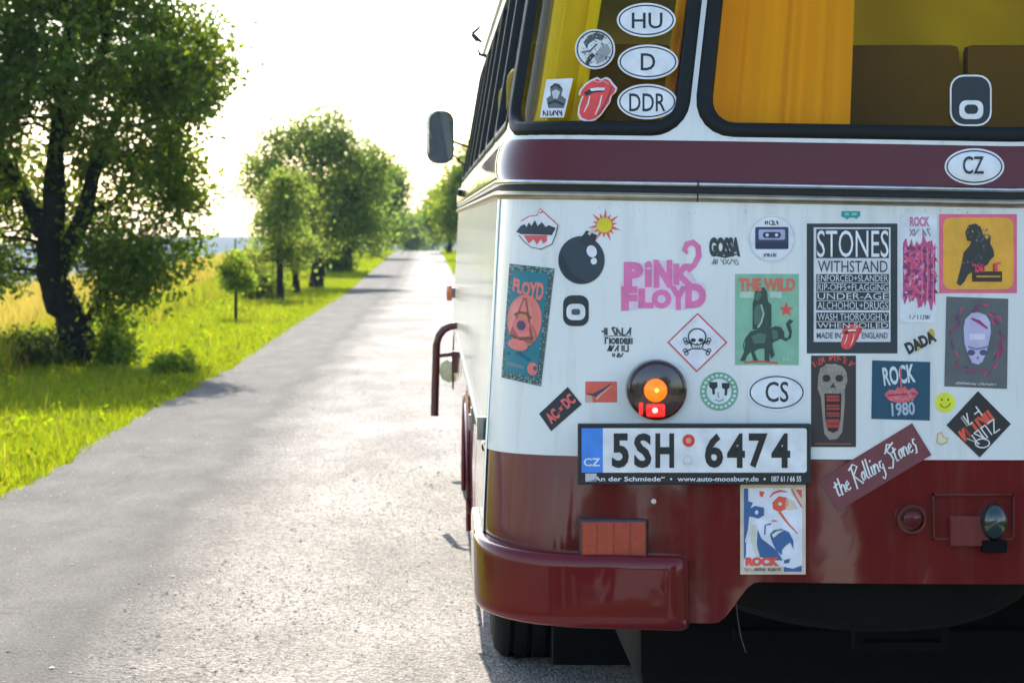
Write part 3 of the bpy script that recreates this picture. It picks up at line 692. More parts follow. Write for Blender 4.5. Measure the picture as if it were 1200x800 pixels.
for s in (-1, 1):
    a, b = Q_C+.013, SEAMQ+.0
    wins.append(('corner_window', resample(rrect(a, b, 1.677, 2.34, .085) if s > 0 else rrect(-b, -a, 1.677, 2.34, .085), .03), AMBER))
    q = SEAMQ+.06
    while q+1.2 < QS+.1:
        wins.append(('side_window', resample(rrect(q, q+1.2, 1.70, 2.33, .07) if s > 0 else rrect(-q-1.2, -q, 1.70, 2.33, .07), .1), CLEAR)); q += 1.27
    fa, fb = QS+.35, QF2-.04
    wins.append(('windscreen', resample(rrect(fa, fb, 1.62, 2.36, .1) if s > 0 else rrect(-fb, -fa, 1.62, 2.36, .1), .05), CLEAR))
def shrink(loop, d):
    n = len(loop); out = []
    for i, (q, z) in enumerate(loop):
        a, b = loop[i-1], loop[(i+1) % n]; tx, tz = b[0]-a[0], b[1]-a[1]; L = math.hypot(tx, tz); out.append((q-tz/L*d, z+tx/L*d))
    return out
zone = [(q, ZB) for q in qrange(-QF2, QF2, .04, .2)]+[(q, ZT) for q in reversed(qrange(-QF2, QF2, .04, .2))]
patch('window_surround', zone, [shrink(w[1], .015) for w in wins], (.06, .08), WHITE, 0, bus)
for nm, loop, gm in wins:
    g = patch(nm, shrink(loop, .03), [], (.05, .1), gm, -.012, bus)
    rear = nm in ('rear_window', 'corner_window')
    gasket('window_rubber', loop, GW if rear else .03, .012 if rear else .008, RUBBER, g)
# the drip rail over the side windows, roof
strip('drip_rail', 2.44, 2.47, .014, WHITE)
rings, nq = [], qrange(-QF2, QF2, .08, .4)
for z, k in ((2.5, 0), (2.62, .05), (2.74, .14), (2.83, .28), (2.89, .48), (2.93, .75), (2.94, .98)):
    ring = []
    for q in nq:
        p, n = body(q, 2.5, 0); cy = min(max(p.y, 7.6), 14.2); c = Vector((BX, cy, p.z)); d = p.lerp(c, k); ring.append(Vector((d.x, d.y, z+(p.z-2.5))))
    rings.append(ring)
V = [p for r_ in rings for p in r_]; w = len(nq)
mesh('roof', V, [(i*w+k, i*w+(k+1) % w, (i+1)*w+(k+1) % w, (i+1)*w+k) for i in range(len(rings)-1) for k in range(w)], WHITE, bus, True)

# ------------------------------------------------------------------ inside the rear: curtains, seats, board, floor
CURT = leafmat('ochre_curtain', (.95, .5, .008), (.95, .5, .008), .06, .02, hue=.001)
CURT2 = leafmat('yellow_curtain', (.94, .8, .05), (.94, .8, .05), .1, .02, hue=.001)
SEAT = mat('brown_seat_cloth', (.32, .22, .03), .9, var=.25, vscale=30, spec=.2)
def curtain(q0, q1, z0, z1, off, m, folds, seed):
    r = random.Random(seed); n = 60; V = []
    ph = [r.uniform(0, 6) for _ in range(3)]
    for z in lsp(z0, z1, 6):
        for i in range(n):
            q = q0+(q1-q0)*i/(n-1); t = i/(n-1)*folds*2*math.pi
            d = off+.02*math.sin(t*.55+1.6*math.sin(t*.31+ph[0]))+.014*(1-2*abs(math.sin(t*.36+ph[1]+.25*z)))-.016*math.exp(-((t*.19+ph[2]) % 1.7-.6)**2*90); V.append(body(q, z, d)[0])
    mesh('curtain', V, [(j*n+i, j*n+i+1, (j+1)*n+i+1, (j+1)*n+i) for j in range(5) for i in range(n-1)], m, bus, True)
curtain(-Q_C+.02, -.385, 1.6, 2.4, -.05, CURT, 4.5, 1); curtain(.385, Q_C-.02, 1.6, 2.4, -.05, CURT, 4.5, 2)
curtain(-1.29, -1.03, 1.6, 2.4, -.06, CURT2, 4, 3); curtain(1.07, 1.28, 1.6, 2.4, -.07, CURT2, 4, 4)
curtain(-.86, -.74, 1.6, 2.4, -.09, CURT, 2.5, 5); curtain(.74, .86, 1.6, 2.4, -.09, CURT, 2.5, 6)
CLOTH = leafmat('olive_gold_cloth', (.85, .66, .02), (.85, .66, .02), .35, .02, hue=.001)
V = []; nn_ = 50
for j, z in enumerate(lsp(1.8, 2.45, 12)):
    for i in range(nn_):
        f = i/(nn_-1); x = BX-.5+1.15*f; V.append((x, 6.62+.05*math.sin(f*9+1.1*math.sin(j*.7))+.03*math.sin(f*23+j*.8)+.02*math.sin(j*1.3+f*5), z+.02*math.sin(f*7+j)))
mesh('hanging_cloth', V, [(j*nn_+i, j*nn_+i+1, (j+1)*nn_+i+1, (j+1)*nn_+i) for j in range(11) for i in range(nn_-1)], CLOTH, bus, True)
fl = MB(); fl.box(BX-1.16, BX+1.16, 6.3, 15.3, .98, 1.02); fl.build('floor', BLACK, bus)
for xa_, xb_ in ((BX-.5, BX-.05), (BX-.035, BX+.5)): bb = MB(); bb.box(xa_, xb_, 6.40, 6.46, 1.1, 1.93, .018); bb.build('bench_backrest', mat('brown_board', (.13, .07, .016), .7, var=.2), bus, True)
def seat(x, y):
    mb = MB(); bm = bmesh.new(); bmesh.ops.create_cube(bm, size=1)
    for v in bm.verts: v.co = (x+v.co.x*.42, y+v.co.y*.1+(v.co.z+.5)*-.06, 1.5+v.co.z*.9)
    bmesh.ops.bevel(bm, geom=bm.edges[:], offset=.05, segments=4, affect='EDGES', profile=.5); mb.bm(bm)
    mb.box(x-.21, x+.21, y, y+.45, 1.38, 1.5, .04); mb.box(x-.03, x+.03, y+.15, y+.3, 1.02, 1.4); mb.build('seat', SEAT, bus, True)
for y in (6.72, 7.6, 8.5, 9.4):
    for x in (-.93, -.48, .48, .93): seat(BX+x, y)
cl = MB(); cl.box(BX-.95, BX+.95, 6.6, 15, 2.52, 2.54); cl.build('ceiling', CREAM, bus)

# ------------------------------------------------------------------ bumpers, lamps, plate
def bumper(s):
    prof = [(0, .714), (.6, .714), (.82, .712), (.9, .709), (.96, .703), (.99, .694), (1, .684), (.999, .681), (.975, .6), (.966, .573), (.963, .569), (.94, .557), (.88, .547), (.8, .543), (.5, .541), (0, .541)]
    qa, qb = q_of(808, 700)[0], 1.75; qs = [qa, qa+.002, qa+.006, qa+.014, qa+.025]+lsp(qa+.05, qb, 44); V = []
    for q in qs:
        ease = min(1, math.sqrt(max(0, 1-(1-min(1, (q-qa)/.025))**2))); prot = .068-.05*sstep(1.0, 1.34, q)
        lift = .028*sstep(.95, 1.35, q); sq = .012*(1-ease)
        for o, z in prof:
            zc = .622; zz = zc+(z-zc)*(1-sq/.08)+lift*(1 if z > .62 else 1.2); V.append(body(s*q, zz, .002+prot*o*ease)[0])
    k = len(prof); Fc = [(i*k+j, i*k+j+1, (i+1)*k+j+1, (i+1)*k+j) for i in range(len(qs)-1) for j in range(k-1)]
    return mesh('bumper', V, Fc, mat('bumper_paint', (.14, .007, .009), .33, coat=1, coat_ior=1.38, var=.15, vscale=4, bump=.0015, bscale=4, coat_rough=.03, spec=.06), bus, True)
bumper(-1); bumper(1)
def at(u, v, lift=0):
    p = P(u, v, 0); return Vector((p.x, p.y-lift, p.z))
LENS_O = mat('orange_reflector', (.4, .03, .004), .25, coat=.6, var=.25, vscale=60, bump=.0006, bscale=160)
def reflector(sgn):
    a, b = at(680, 648), at(755, 609); xa_, xb_ = (a.x, b.x) if sgn < 0 else (2*BX-b.x, 2*BX-a.x); y = min(a.y, b.y)
    h = MB(); h.box(xa_-.003, xb_+.004, y-.03, y+.03, a.z-.004, b.z+.004, .004); ho = h.build('reflector_lamp', mat('lamp_grey', (.06, .05, .05), .6), bus)
    l = MB(); l.box(xa_, xb_, y-.038, y-.029, a.z, b.z, .003); lo = l.build('lens', LENS_O, ho)
    d = MB()
    for f in (.24, .5, .76): xx = xa_+(xb_-xa_)*f; d.box(xx-.0012, xx+.0012, y-.0395, y-.037, a.z+.004, b.z-.004)
    d.build('lens_rib', mat('lens_rib', (.25, .03, .008), .3), ho)
    k = MB(); k.box((xa_+xb_)/2-.012, (xa_+xb_)/2+.016, y-.02, y+.03, a.z-.03, a.z-.003); k.build('bracket', BLACK, ho)
reflector(-1); reflector(1)
def tail_lamp(sgn):
    c = at(768.5, 456); cx = c.x if sgn < 0 else 2*BX-c.x; R = .0715; y = c.y+.01
    m = MB(); m.lathe([(R, 0), (R, -.035), (R*.97, -.043), (R*.9, -.046), (R*.86, -.043), (R*.5, -.05), (0.0001, -.051)], (cx, y, c.z), 'y', 40)
    t = m.build('tail_lamp', mat('lamp_brown', (.045, .022, .018), .22, coat=.8, var=.2, vscale=50), bus, True)
    z0 = c.z+.0; o = MB(); o.lathe([(.0275, 0), (.0272, -.006), (.024, -.014), (.014, -.02), (.0001, -.022)], (cx-.004, y-.047, z0), 'y', 28)
    o.build('amber_bulb', mat('lit_amber', (.8, .2, .01), .2, emit=(1, .15, .004), estr=.5 if sgn < 0 else .0), t, True)
    cor = MB(); cor.lathe([(.007, 0), (.005, -.003), (.0001, -.004)], (cx-.003, y-.066, z0+.001), 'y', 16); cor.build('bulb_glow', mat('lit_core', (1, .6, .1), .3, emit=(1, .4, .04), estr=.8), t, True)
    rr = MB(); rr.box(cx-.026, cx+.018, y-.06, y-.044, c.z-.062, c.z-.031, .006); rr.build('red_lens', mat('lit_red', (.6, .02, .015), .2, emit=(1, .012, .012), estr=.5), t, True)
    rg = MB(); rg.lathe([(.007, 0), (.004, -.003), (.0001, -.004)], (cx-.006, y-.06, c.z-.046), 'y', 12); rg.build('bulb_glow', mat('lit_red_core', (1, .3, .3), .3, emit=(1, .25, .2), estr=1.2), t, True)
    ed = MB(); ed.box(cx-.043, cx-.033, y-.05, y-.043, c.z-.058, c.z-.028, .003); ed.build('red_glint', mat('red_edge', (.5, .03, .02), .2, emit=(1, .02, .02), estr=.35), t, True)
    for dx in (-.061, .058): sc = MB(); sc.lathe([(.005, 0), (.005, -.003), (.0001, -.003)], (cx+dx, y-.045, c.z-.002), 'y', 10); sc.build('screw', DARK, t, True)
tail_lamp(-1); tail_lamp(1)
# trailer socket and small green lamp right of the centre sticker
c = at(1067, 607); m = MB()
m.lathe([(.036, .004), (.037, -.012), (.034, -.02), (.028, -.02), (.026, -.004), (.02, -.004), (.0195, -.018), (.016, -.021), (.0001, -.022)], (c.x, c.y, c.z), 'y', 28); m.build('trailer_socket', MARBAND, bus, True)
a_, b_ = P(1093, 632, 0), P(1188, 578, 0); m = MB(); yy = min(a_.y, b_.y)
for (x0, x1, z0, z1) in ((a_.x, b_.x, b_.z-.004, b_.z), (a_.x, b_.x, a_.z, a_.z+.004), (a_.x, a_.x+.004, a_.z, b_.z), (b_.x-.004, b_.x, a_.z, b_.z)): m.box(x0, x1, yy-.004, yy+.03, z0, z1)
m.build('hatch_frame', MARBAND, bus)
a_, b_ = at(1112, 640), at(1160, 604); m = MB(); m.box(a_.x, b_.x, a_.y-.012, a_.y+.02, a_.z, b_.z, .004); m.build('hatch_latch', MAROON, bus)
c = at(1163, 610); m = MB(); m.lathe([(.016, .03), (.03, -.004), (.032, -.02), (.026, -.035), (.012, -.043), (.0001, -.045)], (c.x, c.y, c.z), 'y', 24, .95, 1.35)
m.build('green_lamp', mat('green_lens', (.006, .03, .024), .2, coat=1, var=.3, vscale=40), bus, True)
a_, b_ = at(1150, 646), at(1178, 632); m = MB(); m.box(a_.x, b_.x, a_.y-.02, a_.y+.02, a_.z, b_.z, .003); m.build('lamp_foot', BLACK, bus)
# hinge on the corner seam and latch hardware along the side
hp, hn = body(-SEAMQ-.004, .985, .012); m = MB(); m.tube([hp+Vector((0, 0, -.028)), hp+Vector((0, 0, .028))], .013, 10); m.build('seam_hinge', STEEL, bus, True)
for z, y in ((.9, 8.0), (.86, 8.25)):
    m = MB(); X0 = BX-interp(WT, z); m.box(X0-.008, X0+.01, y-.02, y+.02, z-.03, z+.02, .003); m.build('latch', STEEL, bus)
# wheel arch lips
for s in (-1, 1):
    for yc in (8.95,):
        m = MB(); pts = []
        for i in range(25):
            t = math.pi*i/24; pts.append((BX+s*(interp(WT, .7)+.004), yc+.63*math.cos(t), .5+.4*math.sin(t)))
        m.tube(pts, .008, 6); m.build('wheel_arch_lip', MAROON, bus, True)
# wheels
def wheel(x, y, s, dual=False):
    m = MB(); R = .5; hw = .13; prof = [(.29, -hw+.01), (.33, -hw-.004), (.42, -hw-.008), (.47, -hw+.004), (.495, -hw+.03), (.5, -hw+.05)]
    for k in range(3):
        c0 = -.06+k*.06; prof += [(.5, c0-.022), (.486, c0-.016), (.486, c0-.004), (.5, c0+.002)]
    prof += [(.5, hw-.05), (.495, hw-.03), (.47, hw-.004), (.42, hw+.008), (.33, hw+.004), (.29, hw-.01)]
    m.lathe(prof, (x, y, R-.005), 'x', 48); t = m.build('wheel', TYRE, bus, True)
    r = MB(); r.lathe([(.3, -.1), (.3, .1*s if s > 0 else .1), (.27, .06), (.17, .03), (.16, .05), (.09, .07), (.0001, .075)] if s > 0 else [(.3, .1), (.3, -.1), (.27, -.06), (.17, -.03), (.16, -.05), (.09, -.07), (.0001, -.075)], (x, y, R), 'x', 32)
    r.build('rim', mat('rim_cream', (.5, .46, .38), .5, var=.2), t, True)
for s in (-1, 1):
    wheel(BX+s*1.015, 8.95, s); wheel(BX+s*.70, 8.95, s); wheel(BX+s*1.05, 14.3, s)
# underside
m = MB()
for s in (-1, 1): m.box(BX+s*.42-.05, BX+s*.42+.05, 6.5, 15.2, .62, .8)
m.box(BX-1.1, BX+1.1, 6.35, 15.3, .82, .86); m.build('chassis', BLACK, bus)
m = MB(); m.tube([(BX-1.0, 8.95, .5), (BX+1.0, 8.95, .5)], .08, 12); m.lathe([(.05, -.2), (.19, -.12), (.22, 0), (.19, .12), (.05, .2)], (BX, 8.95, .5), 'x', 20); m.build('rear_axle', BLACK, bus, True)
m = MB(); m.tube([(BX-1.0, 14.3, .5), (BX+1.0, 14.3, .5)], .06, 12); m.build('front_axle', BLACK, bus, True)
# spare wheel slung under the tail, carrier and cross bar
sp = Vector((1.10, 6.66, .665)); rot = Matrix.Rotation(math.radians(10), 3, 'X'); m = MB()
m.lathe([(.18, -.06), (.25, -.1), (.4, -.1), (.44, -.07), (.455, 0), (.44, .07), (.4, .1), (.25, .1), (.18, .06)], (0, 0, 0), 'z', 40); m.v = [tuple(sp+rot @ Vector(v)) for v in m.v]; m.build('spare_wheel', TYRE, bus, True)
m = MB(); a_, b_ = px(1000, 760, 6.5), px(1110, 735, 6.5); m.box(a_.x, b_.x, 6.48, 6.53, a_.z, a_.z+.02)
m.box(a_.x, a_.x+.02, 6.47, 6.54, a_.z+.02, b_.z+.06); m.box(b_.x-.02, b_.x, 6.47, 6.54, a_.z+.02, b_.z+.12); m.build('spare_wheel_carrier', BLACK, bus)
m = MB(); a_ = px(860, 750, 6.9); m.box(a_.x, BX+1.0, 6.88, 6.94, a_.z, a_.z+.03); m.build('cross_bar', BLACK, bus)
m = MB(); m.box(BX-.8, BX+.8, 7.05, 8.2, .21, .8, .06); m.build('shade_box', BLACK, bus, True)  # added black box: hides the lit ground and stands for underbody shade
for s in (-1, 1): m = MB(); m.box(BX+s*.75-.22, BX+s*.75+.22, 8.30, 8.33, .07, .82, .01); m.build('shade_sheet', BLACK, bus)  # added black sheets, covering the inner tyres where deep shade belongs
# exhaust-like wire hanging by the bumper end
m = MB(); m.tube([px(861, 690, 6.06), px(864, 720, 6.05), px(868, 745, 6.06), px(874, 764, 6.05)], .0008, 5); m.build('loose_wire', mat('wire_grey', (.16, .14, .11), .8), bus)
rv = MB(); c = at(766, 587, .0); rv.lathe([(.0065, .002), (.006, -.004), (.0001, -.006)], (c.x, c.y, c.z), 'y', 12); rv.build('rivet', mat('pale_rivet', (.7, .68, .62), .4), bus, True)

# ------------------------------------------------------------------ outside mirror, indicator, tube guard, roof bracket
def rbox(name, c, sx, sy, sz, bev, m, parent):
    mb = MB(); mb.box(c[0]-sx/2, c[0]+sx/2, c[1]-sy/2, c[1]+sy/2, c[2]-sz/2, c[2]+sz/2, 0); bm = bmesh.new()
    vv = [bm.verts.new(v) for v in mb.v]; [bm.faces.new([vv[i] for i in f]) for f in mb.f]
    ed = [e_ for e_ in bm.edges if abs(e_.verts[0].co.y-e_.verts[1].co.y) > 1e-5]; bmesh.ops.bevel(bm, geom=ed, offset=bev, segments=5, affect='EDGES', profile=.5)
    o = MB(); o.bm(bm); return o.build(name, m, parent, False)
for s in (-1, 1):
    Ym = 14.9; p0, p1 = px(500, 192, Ym), px(532, 130, Ym); c = (p0+p1)/2; cx = c.x if s < 0 else 2*BX-c.x
    h = rbox('outside_mirror', (cx, Ym, c.z), p1.x-p0.x, .05, p1.z-p0.z, .062, mat('mirror_shell', (.03, .035, .035), .4), bus)
    g = rbox('mirror_face', (0, 0, 0), p1.x-p0.x-.014, .006, p1.z-p0.z-.016, .056, MIRROR, h)
    ang = math.radians(-17*s)
    g.location = (cx-BX, Ym-.055-11.0, c.z); g.data.transform(Matrix.Translation((BX, 11.0, 0))); g.data.transform(Matrix.Rotation(ang, 4, 'Z'))
    a = MB(); e_ = px(548, 170, Ym+.1); ex = e_.x if s < 0 else 2*BX-e_.x
    a.tube([(cx-s*.06, Ym+.02, c.z-.02), ((cx+ex)/2, Ym+.05, c.z-.025), (ex-s*.03, Ym+.1, c.z-.06)], .007, 6); a.tube([(cx-s*.06, Ym+.02, c.z-.09), (ex-s*.03, Ym+.1, c.z-.2)], .005, 6); a.build('mirror_arm', mat('arm_black', (.02, .02, .02), .5), h)
    Yi = 14.6; i0, i1 = px(524, 352, Yi), px(531, 334, Yi); c = (i0+i1)/2; cx = c.x if s < 0 else 2*BX-c.x
    ih = MB(); sx0 = BX+s*interp(WT, 1.1); ih.box(min(cx, sx0), max(cx, sx0), Yi-.02, Yi+.05, c.z-.03, c.z+.03, .006); ii = ih.build('turn_indicator', mat('indicator_grey', (.25, .25, .24), .5), bus)
    il = MB(); il.box(cx-.02, cx+.012, Yi-.035, Yi+.06, c.z-.045, c.z+.045, .01); il.build('lens', mat('indicator_orange', (.6, .14, .03), .25, coat=1), ii, True)
    Yk = 13.2; c = px(541, 226, Yk); cx = c.x if s < 0 else 2*BX-c.x
    k = MB(); k.lathe([(.012, 0), (.02, .004), (.02, .05), (.012, .055)] if s < 0 else [(.012, 0), (.02, -.004), (.02, -.05), (.012, -.055)], (cx-.02*(-s)*0+s*.02, Yk, c.z), 'x', 14); k.build('marker_lamp', RUBBER, bus, True)
# bent maroon guard tube on the left flank
Yg = 13.0; GP = [(537, 381), (528, 382), (520, 386), (514, 394), (511.5, 404), (511, 425), (510, 455), (509.3, 487)]
m = MB(); m.tube([px(u, v, Yg) for u, v in GP], .02, 12); gt = m.build('guard_tube', mat('tube_maroon', (.11, .022, .018), .45, coat=.4, var=.2), bus, True)
m = MB(); a_, b_ = px(511, 417, Yg), px(538, 414, Yg); m.tube([a_, b_], .011, 8); c = px(532, 425, Yg); m.box(c.x-.012, c.x+.02, Yg-.02, Yg+.02, c.z-.05, c.z+.06, .004); m.build('bracket', mat('tube_maroon', (0, 0, 0)), gt)
# small folding bracket at the roof edge
Yb = 13.6; m = MB(); pts = [px(u, v, Yb) for u, v in ((565, 29), (559, 35), (553, 40))]; m.tube(pts, [.004, .008, .008], 6)
m.tube([px(u, v, Yb) for u, v in ((553, 40), (558, 45), (565, 50))], [.01, .014, .006], 6); m.tube([px(u, v, Yb) for u, v in ((557, 46), (560, 57), (562, 64), (570, 66))], [.004, .004, .01, .01], 6); m.build('roof_bracket', mat('arm_black', (0, 0, 0)), bus)
# headlamps and front grille
for s in (-1, 1):
    p, n = body(s*(QF1+.25), 1.0, 0); m = MB(); m.lathe([(.1, -.02), (.11, .02), (.095, .05), (.06, .07), (.0001, .08)], p, 'y', 24); m.build('headlamp', mat('lamp_glass', (.6, .62, .62), .1, coat=1), bus, True)
for k in range(6): strip('grille_bar', .75+k*.06, .765+k*.06, .012, CHROME, QF1+.45, QF2) if k < 6 else None
fb = MB(); fb.tube([body(q, .6, .08)[0] for q in lsp(-QF2, -QS-.2, 14)], .07, 8); fb.tube([body(q, .6, .08)[0] for q in lsp(QS+.2, QF2, 14)], .07, 8); fb.build('front_bumper', CHROME, bus, True)

# ------------------------------------------------------------------ stickers and the number plate (print drawn on thin sheets that follow the skin)
TXT = {}
def textmesh(s, bold=0.0, shear=0.0, space=1.0):
    k = (s, bold, shear, space)
    if k not in TXT:
        cu = bpy.data.curves.new('lettering', 'FONT'); cu.body = s; cu.offset = bold; cu.shear = shear; cu.resolution_u = 3; cu.space_character = space; cu.fill_mode = 'FRONT'
        o = bpy.data.objects.new('lettering', cu); COL.objects.link(o); bpy.context.view_layer.update()
        e_ = o.evaluated_get(bpy.context.evaluated_depsgraph_get()); me = e_.to_mesh(); me.calc_loop_triangles()
        v = np.array([x.co[:2] for x in me.vertices]); t = [tuple(x.vertices) for x in me.loop_triangles]; e_.to_mesh_clear()
        bpy.data.objects.remove(o); bpy.data.curves.remove(cu)
        v = (v-v.min(0))/(v.max(0)-v.min(0)); TXT[k] = (v, t)
    return TXT[k]
SM = {}
def smat(c, gloss=.45):
    k = tuple(c)+(gloss,)
    if k not in SM: SM[k] = mat('print_%d' % len(SM), shade(*c), gloss, var=.14, vscale=28, spec=.4)
    return SM[k]
HAND = {'t': (.5, [[(.35, 1.25), (.3, .3), (.4, 0), (.8, .05)], [(-.2, .85), (.9, 1.0)]]), 'h': (.6, [[(.1, 1.4), (.1, -.1)], [(.1, .4), (.5, .75), (.8, .6), (.8, 0), (1, .05)]]),
        'e': (.5, [[(.1, .35), (.8, .5), (.6, .8), (.2, .6), (.1, .2), (.5, 0), (1, .15)]]), 'R': (.85, [[(.2, 1.6), (.15, -.3)], [(-.2, 1.45), (.5, 1.75), (.95, 1.4), (.2, .85), (1.05, -.15)]]),
        'o': (.5, [[(.5, .75), (.15, .5), (.3, 0), (.75, .15), (.8, .6), (.5, .75), (1, .7)]]), 'l': (.32, [[(.4, 1.6), (.3, .2), (.6, 0), (1, .1)]]), 'i': (.32, [[(.4, .8), (.35, .15), (.7, 0), (1, .1)], [(.5, 1.15), (.75, 1.3)]]),
        'n': (.6, [[(.1, .8), (.12, 0)], [(.12, .45), (.5, .8), (.75, .65), (.75, 0), (1, .1)]]), 'g': (.55, [[(.8, .7), (.3, .75), (.15, .3), (.5, .1), (.8, .5), (.75, -.5), (.3, -.75), (0, -.5)]]),
        'S': (.75, [[(1.1, 1.5), (.6, 1.7), (.2, 1.3), (.7, .8), (.85, .3), (.4, -.3), (-.2, -.1)], [(-.1, 1.1), (1.5, 1.6)]]), 's': (.5, [[(.9, .85), (.5, .95), (.3, .65), (.7, .35), (.5, -.25), (.1, -.2)]])}
INK = (38, 46, 48); PAPER = (196, 212, 216)
class Sticker:
    def __init__(s, label, name='sticker', plane=None, lift=.0012, step=None):
        s.label, s.name, s.plane, s.lift, s.step = label, name, plane, lift, step; s.lay = []
    def pt(s, u, v, layer):
        off = s.lift+layer*.0005
        if s.plane: p = px(u, v, s.plane-off); return p
        return P(u, v, off)
    def put(s, nm, col, layer, v2, tris, gloss=.45):
        s.lay.append((nm, col, layer, [s.pt(u, v, layer) for u, v in v2], tris, gloss))
    def poly(s, pts, col, layer=1, nm='print', holes=(), gloss=.45):
        if not s.step and not s.plane and min(p[0] for p in pts) < 770: s.step = 6
        v2, tr = fill(resample(pts, s.step) if s.step else pts, holes, (s.step, s.step) if s.step else None); s.put(nm, col, layer, v2, tr, gloss)
    def rect(s, u0, v0, u1, v1, col, layer=1, nm='print', r=0, rot=0):
        if r: p = [(a, b) for a, b in rrect(u0, u1, v0, v1, r, 5)]
        else: p = [(u0, v0), (u1, v0), (u1, v1), (u0, v1)]
        s.poly(s.turn(p, rot), col, layer, nm)
    def turn(s, p, rot, c=None):
        if not rot: return p
        cx = sum(a for a, b in p)/len(p) if c is None else c[0]; cy = sum(b for a, b in p)/len(p) if c is None else c[1]; ca, sa = math.cos(math.radians(rot)), math.sin(math.radians(rot))
        return [(cx+(a-cx)*ca+(b-cy)*sa, cy-(a-cx)*sa+(b-cy)*ca) for a, b in p]
    def ell(s, u, v, ru, rv, col, layer=1, nm='print', n=36, rot=0):
        s.poly(s.turn([(u+ru*math.cos(2*math.pi*i/n), v+rv*math.sin(2*math.pi*i/n)) for i in range(n)], rot), col, layer, nm)
    def ring(s, u, v, ru, rv, t, col, layer=1, nm='border', n=40):
        o = [(u+ru*math.cos(2*math.pi*i/n), v+rv*math.sin(2*math.pi*i/n)) for i in range(n)]; i_ = [(u+(ru-t)*math.cos(2*math.pi*i/n), v+(rv-t)*math.sin(2*math.pi*i/n)) for i in range(n)]
        s.put(nm, col, layer, o+i_, [t_ for k in range(n) for t_ in ((k, (k+1) % n, n+(k+1) % n), (k, n+(k+1) % n, n+k))])
    def line(s, pts, w, col, layer=2, nm='print'):
        L, R = [], []
        for i, (a, b) in enumerate(pts):
            p, q = pts[max(0, i-1)], pts[min(len(pts)-1, i+1)]; dx, dy = q[0]-p[0], q[1]-p[1]; d = math.hypot(dx, dy) or 1; ww = w[i] if isinstance(w, (list, tuple)) else w
            L.append((a-dy/d*ww/2, b+dx/d*ww/2)); R.append((a+dy/d*ww/2, b-dx/d*ww/2))
        n = len(pts); s.put(nm, col, layer, L+R, [t for k in range(n-1) for t in ((k, k+1, n+k+1), (k, n+k+1, n+k))])
    def frame(s, pts, t, col, layer=2):
        n = len(pts); cx = sum(p[0] for p in pts)/n; cy = sum(p[1] for p in pts)/n; k = 1-t/max(math.hypot(p[0]-cx, p[1]-cy) for p in pts)*1.4
        s.put('border', col, layer, list(pts)+[(cx+(a-cx)*k, cy+(b-cy)*k) for a, b in pts], [t_ for i in range(n) for t_ in ((i, (i+1) % n, n+(i+1) % n), (i, n+(i+1) % n, n+i))])
    def text(s, st, u0, v0, u1, v1, col, layer=2, bold=.01, shear=0, rot=0, warp=None, space=1.0):
        v, t = textmesh(st, bold, shear, space); p = []
        for a, b in v:
            if warp: a, b = warp(a, b)
            p.append((u0+(u1-u0)*a, v1-(v1-v0)*b))
        s.put('lettering', col, layer, s.turn(p, rot, ((u0+u1)/2, (v0+v1)/2)), t)
    def speckle(s, test, box, n, cols, layer, r0, r1, seed):
        r = random.Random(seed); by = {}
        for _ in range(n):
            u, v = r.uniform(box[0], box[2]), r.uniform(box[1], box[3])
            if not test(u, v): continue
            R, a0 = r.uniform(r0, r1), r.uniform(0, 3); by.setdefault(r.choice(cols), []).append([(u+R*math.cos(a0+k*2.1)*r.uniform(.6, 1.3), v+R*math.sin(a0+k*2.1)*r.uniform(.6, 1.3)) for k in range(3)])
        for i, (c, T) in enumerate(by.items()):
            s.put('print', c, layer+i*.3, [p for t in T for p in t], [(3*k, 3*k+1, 3*k+2) for k in range(len(T))])
    def scrib(s, u0, v0, u1, v1, col, layer=2, rot=0, seed=1, w=1.1, dens=1.0):
        """a line of lettering too small to read: upright and slanted strokes"""
        r = random.Random(seed); h = v1-v0; u = u0; T, V = [], []
        c = ((u0+u1)/2, (v0+v1)/2)
        while u < u1-.3*h:
            wd = h*r.uniform(.45, .75)
            for _ in range(r.choice((2, 2, 3))):
                k = r.choice('vvhda'); a, b = {'v': ((u+r.choice((.1, .8))*wd, v0), (0, v1)), 'h': ((u, r.choice((v0, (v0+v1)/2, v1))), (u+wd*.9, 0)), 'd': ((u, v1), (u+wd, v0)), 'a': ((u, v0), (u+wd, v1))}[k]
                if k == 'v': b = (a[0], v1)
                if k == 'h': b = (b[0], a[1])
                dx, dy = b[0]-a[0], b[1]-a[1]; d = math.hypot(dx, dy) or 1; nx_, ny_ = -dy/d*w/2, dx/d*w/2; i = len(V)
                V += [(a[0]+nx_, a[1]+ny_), (b[0]+nx_, b[1]+ny_), (b[0]-nx_, b[1]-ny_), (a[0]-nx_, a[1]-ny_)]; T += [(i, i+1, i+2), (i, i+2, i+3)]
            u += wd*1.15/dens+(h*.4 if r.random() < .12 else 0)
        if V: s.put('lettering', col, layer, s.turn(V, rot, c), T)
    def script(s, letters, u0, v0, sx, sy, col, layer=2, rot=0, c=(0, 0), w=1.4, slant=.25):
        """handwritten letters given as strokes in a 0..1 box"""
        x = u0
        for ch in letters:
            if ch == ' ': x += sx*.45; continue
            wd, strokes = HAND[ch]
            for st in strokes: s.line(s.turn([(x+(a*wd+(b)*slant)*sx, v0-b*sy) for a, b in st], rot, c), w, col, layer, 'lettering')
            x += wd*sx*1.02
    def done(s, parent=None):
        nm, col, layer, V, T, g = s.lay[0]
        o = mesh(s.name, V, T, smat(col, g), parent or bus); o['label'] = s.label
        for nm, col, layer, V, T, g in s.lay[1:]: mesh(nm, V, T, smat(col, g), o)
        return o

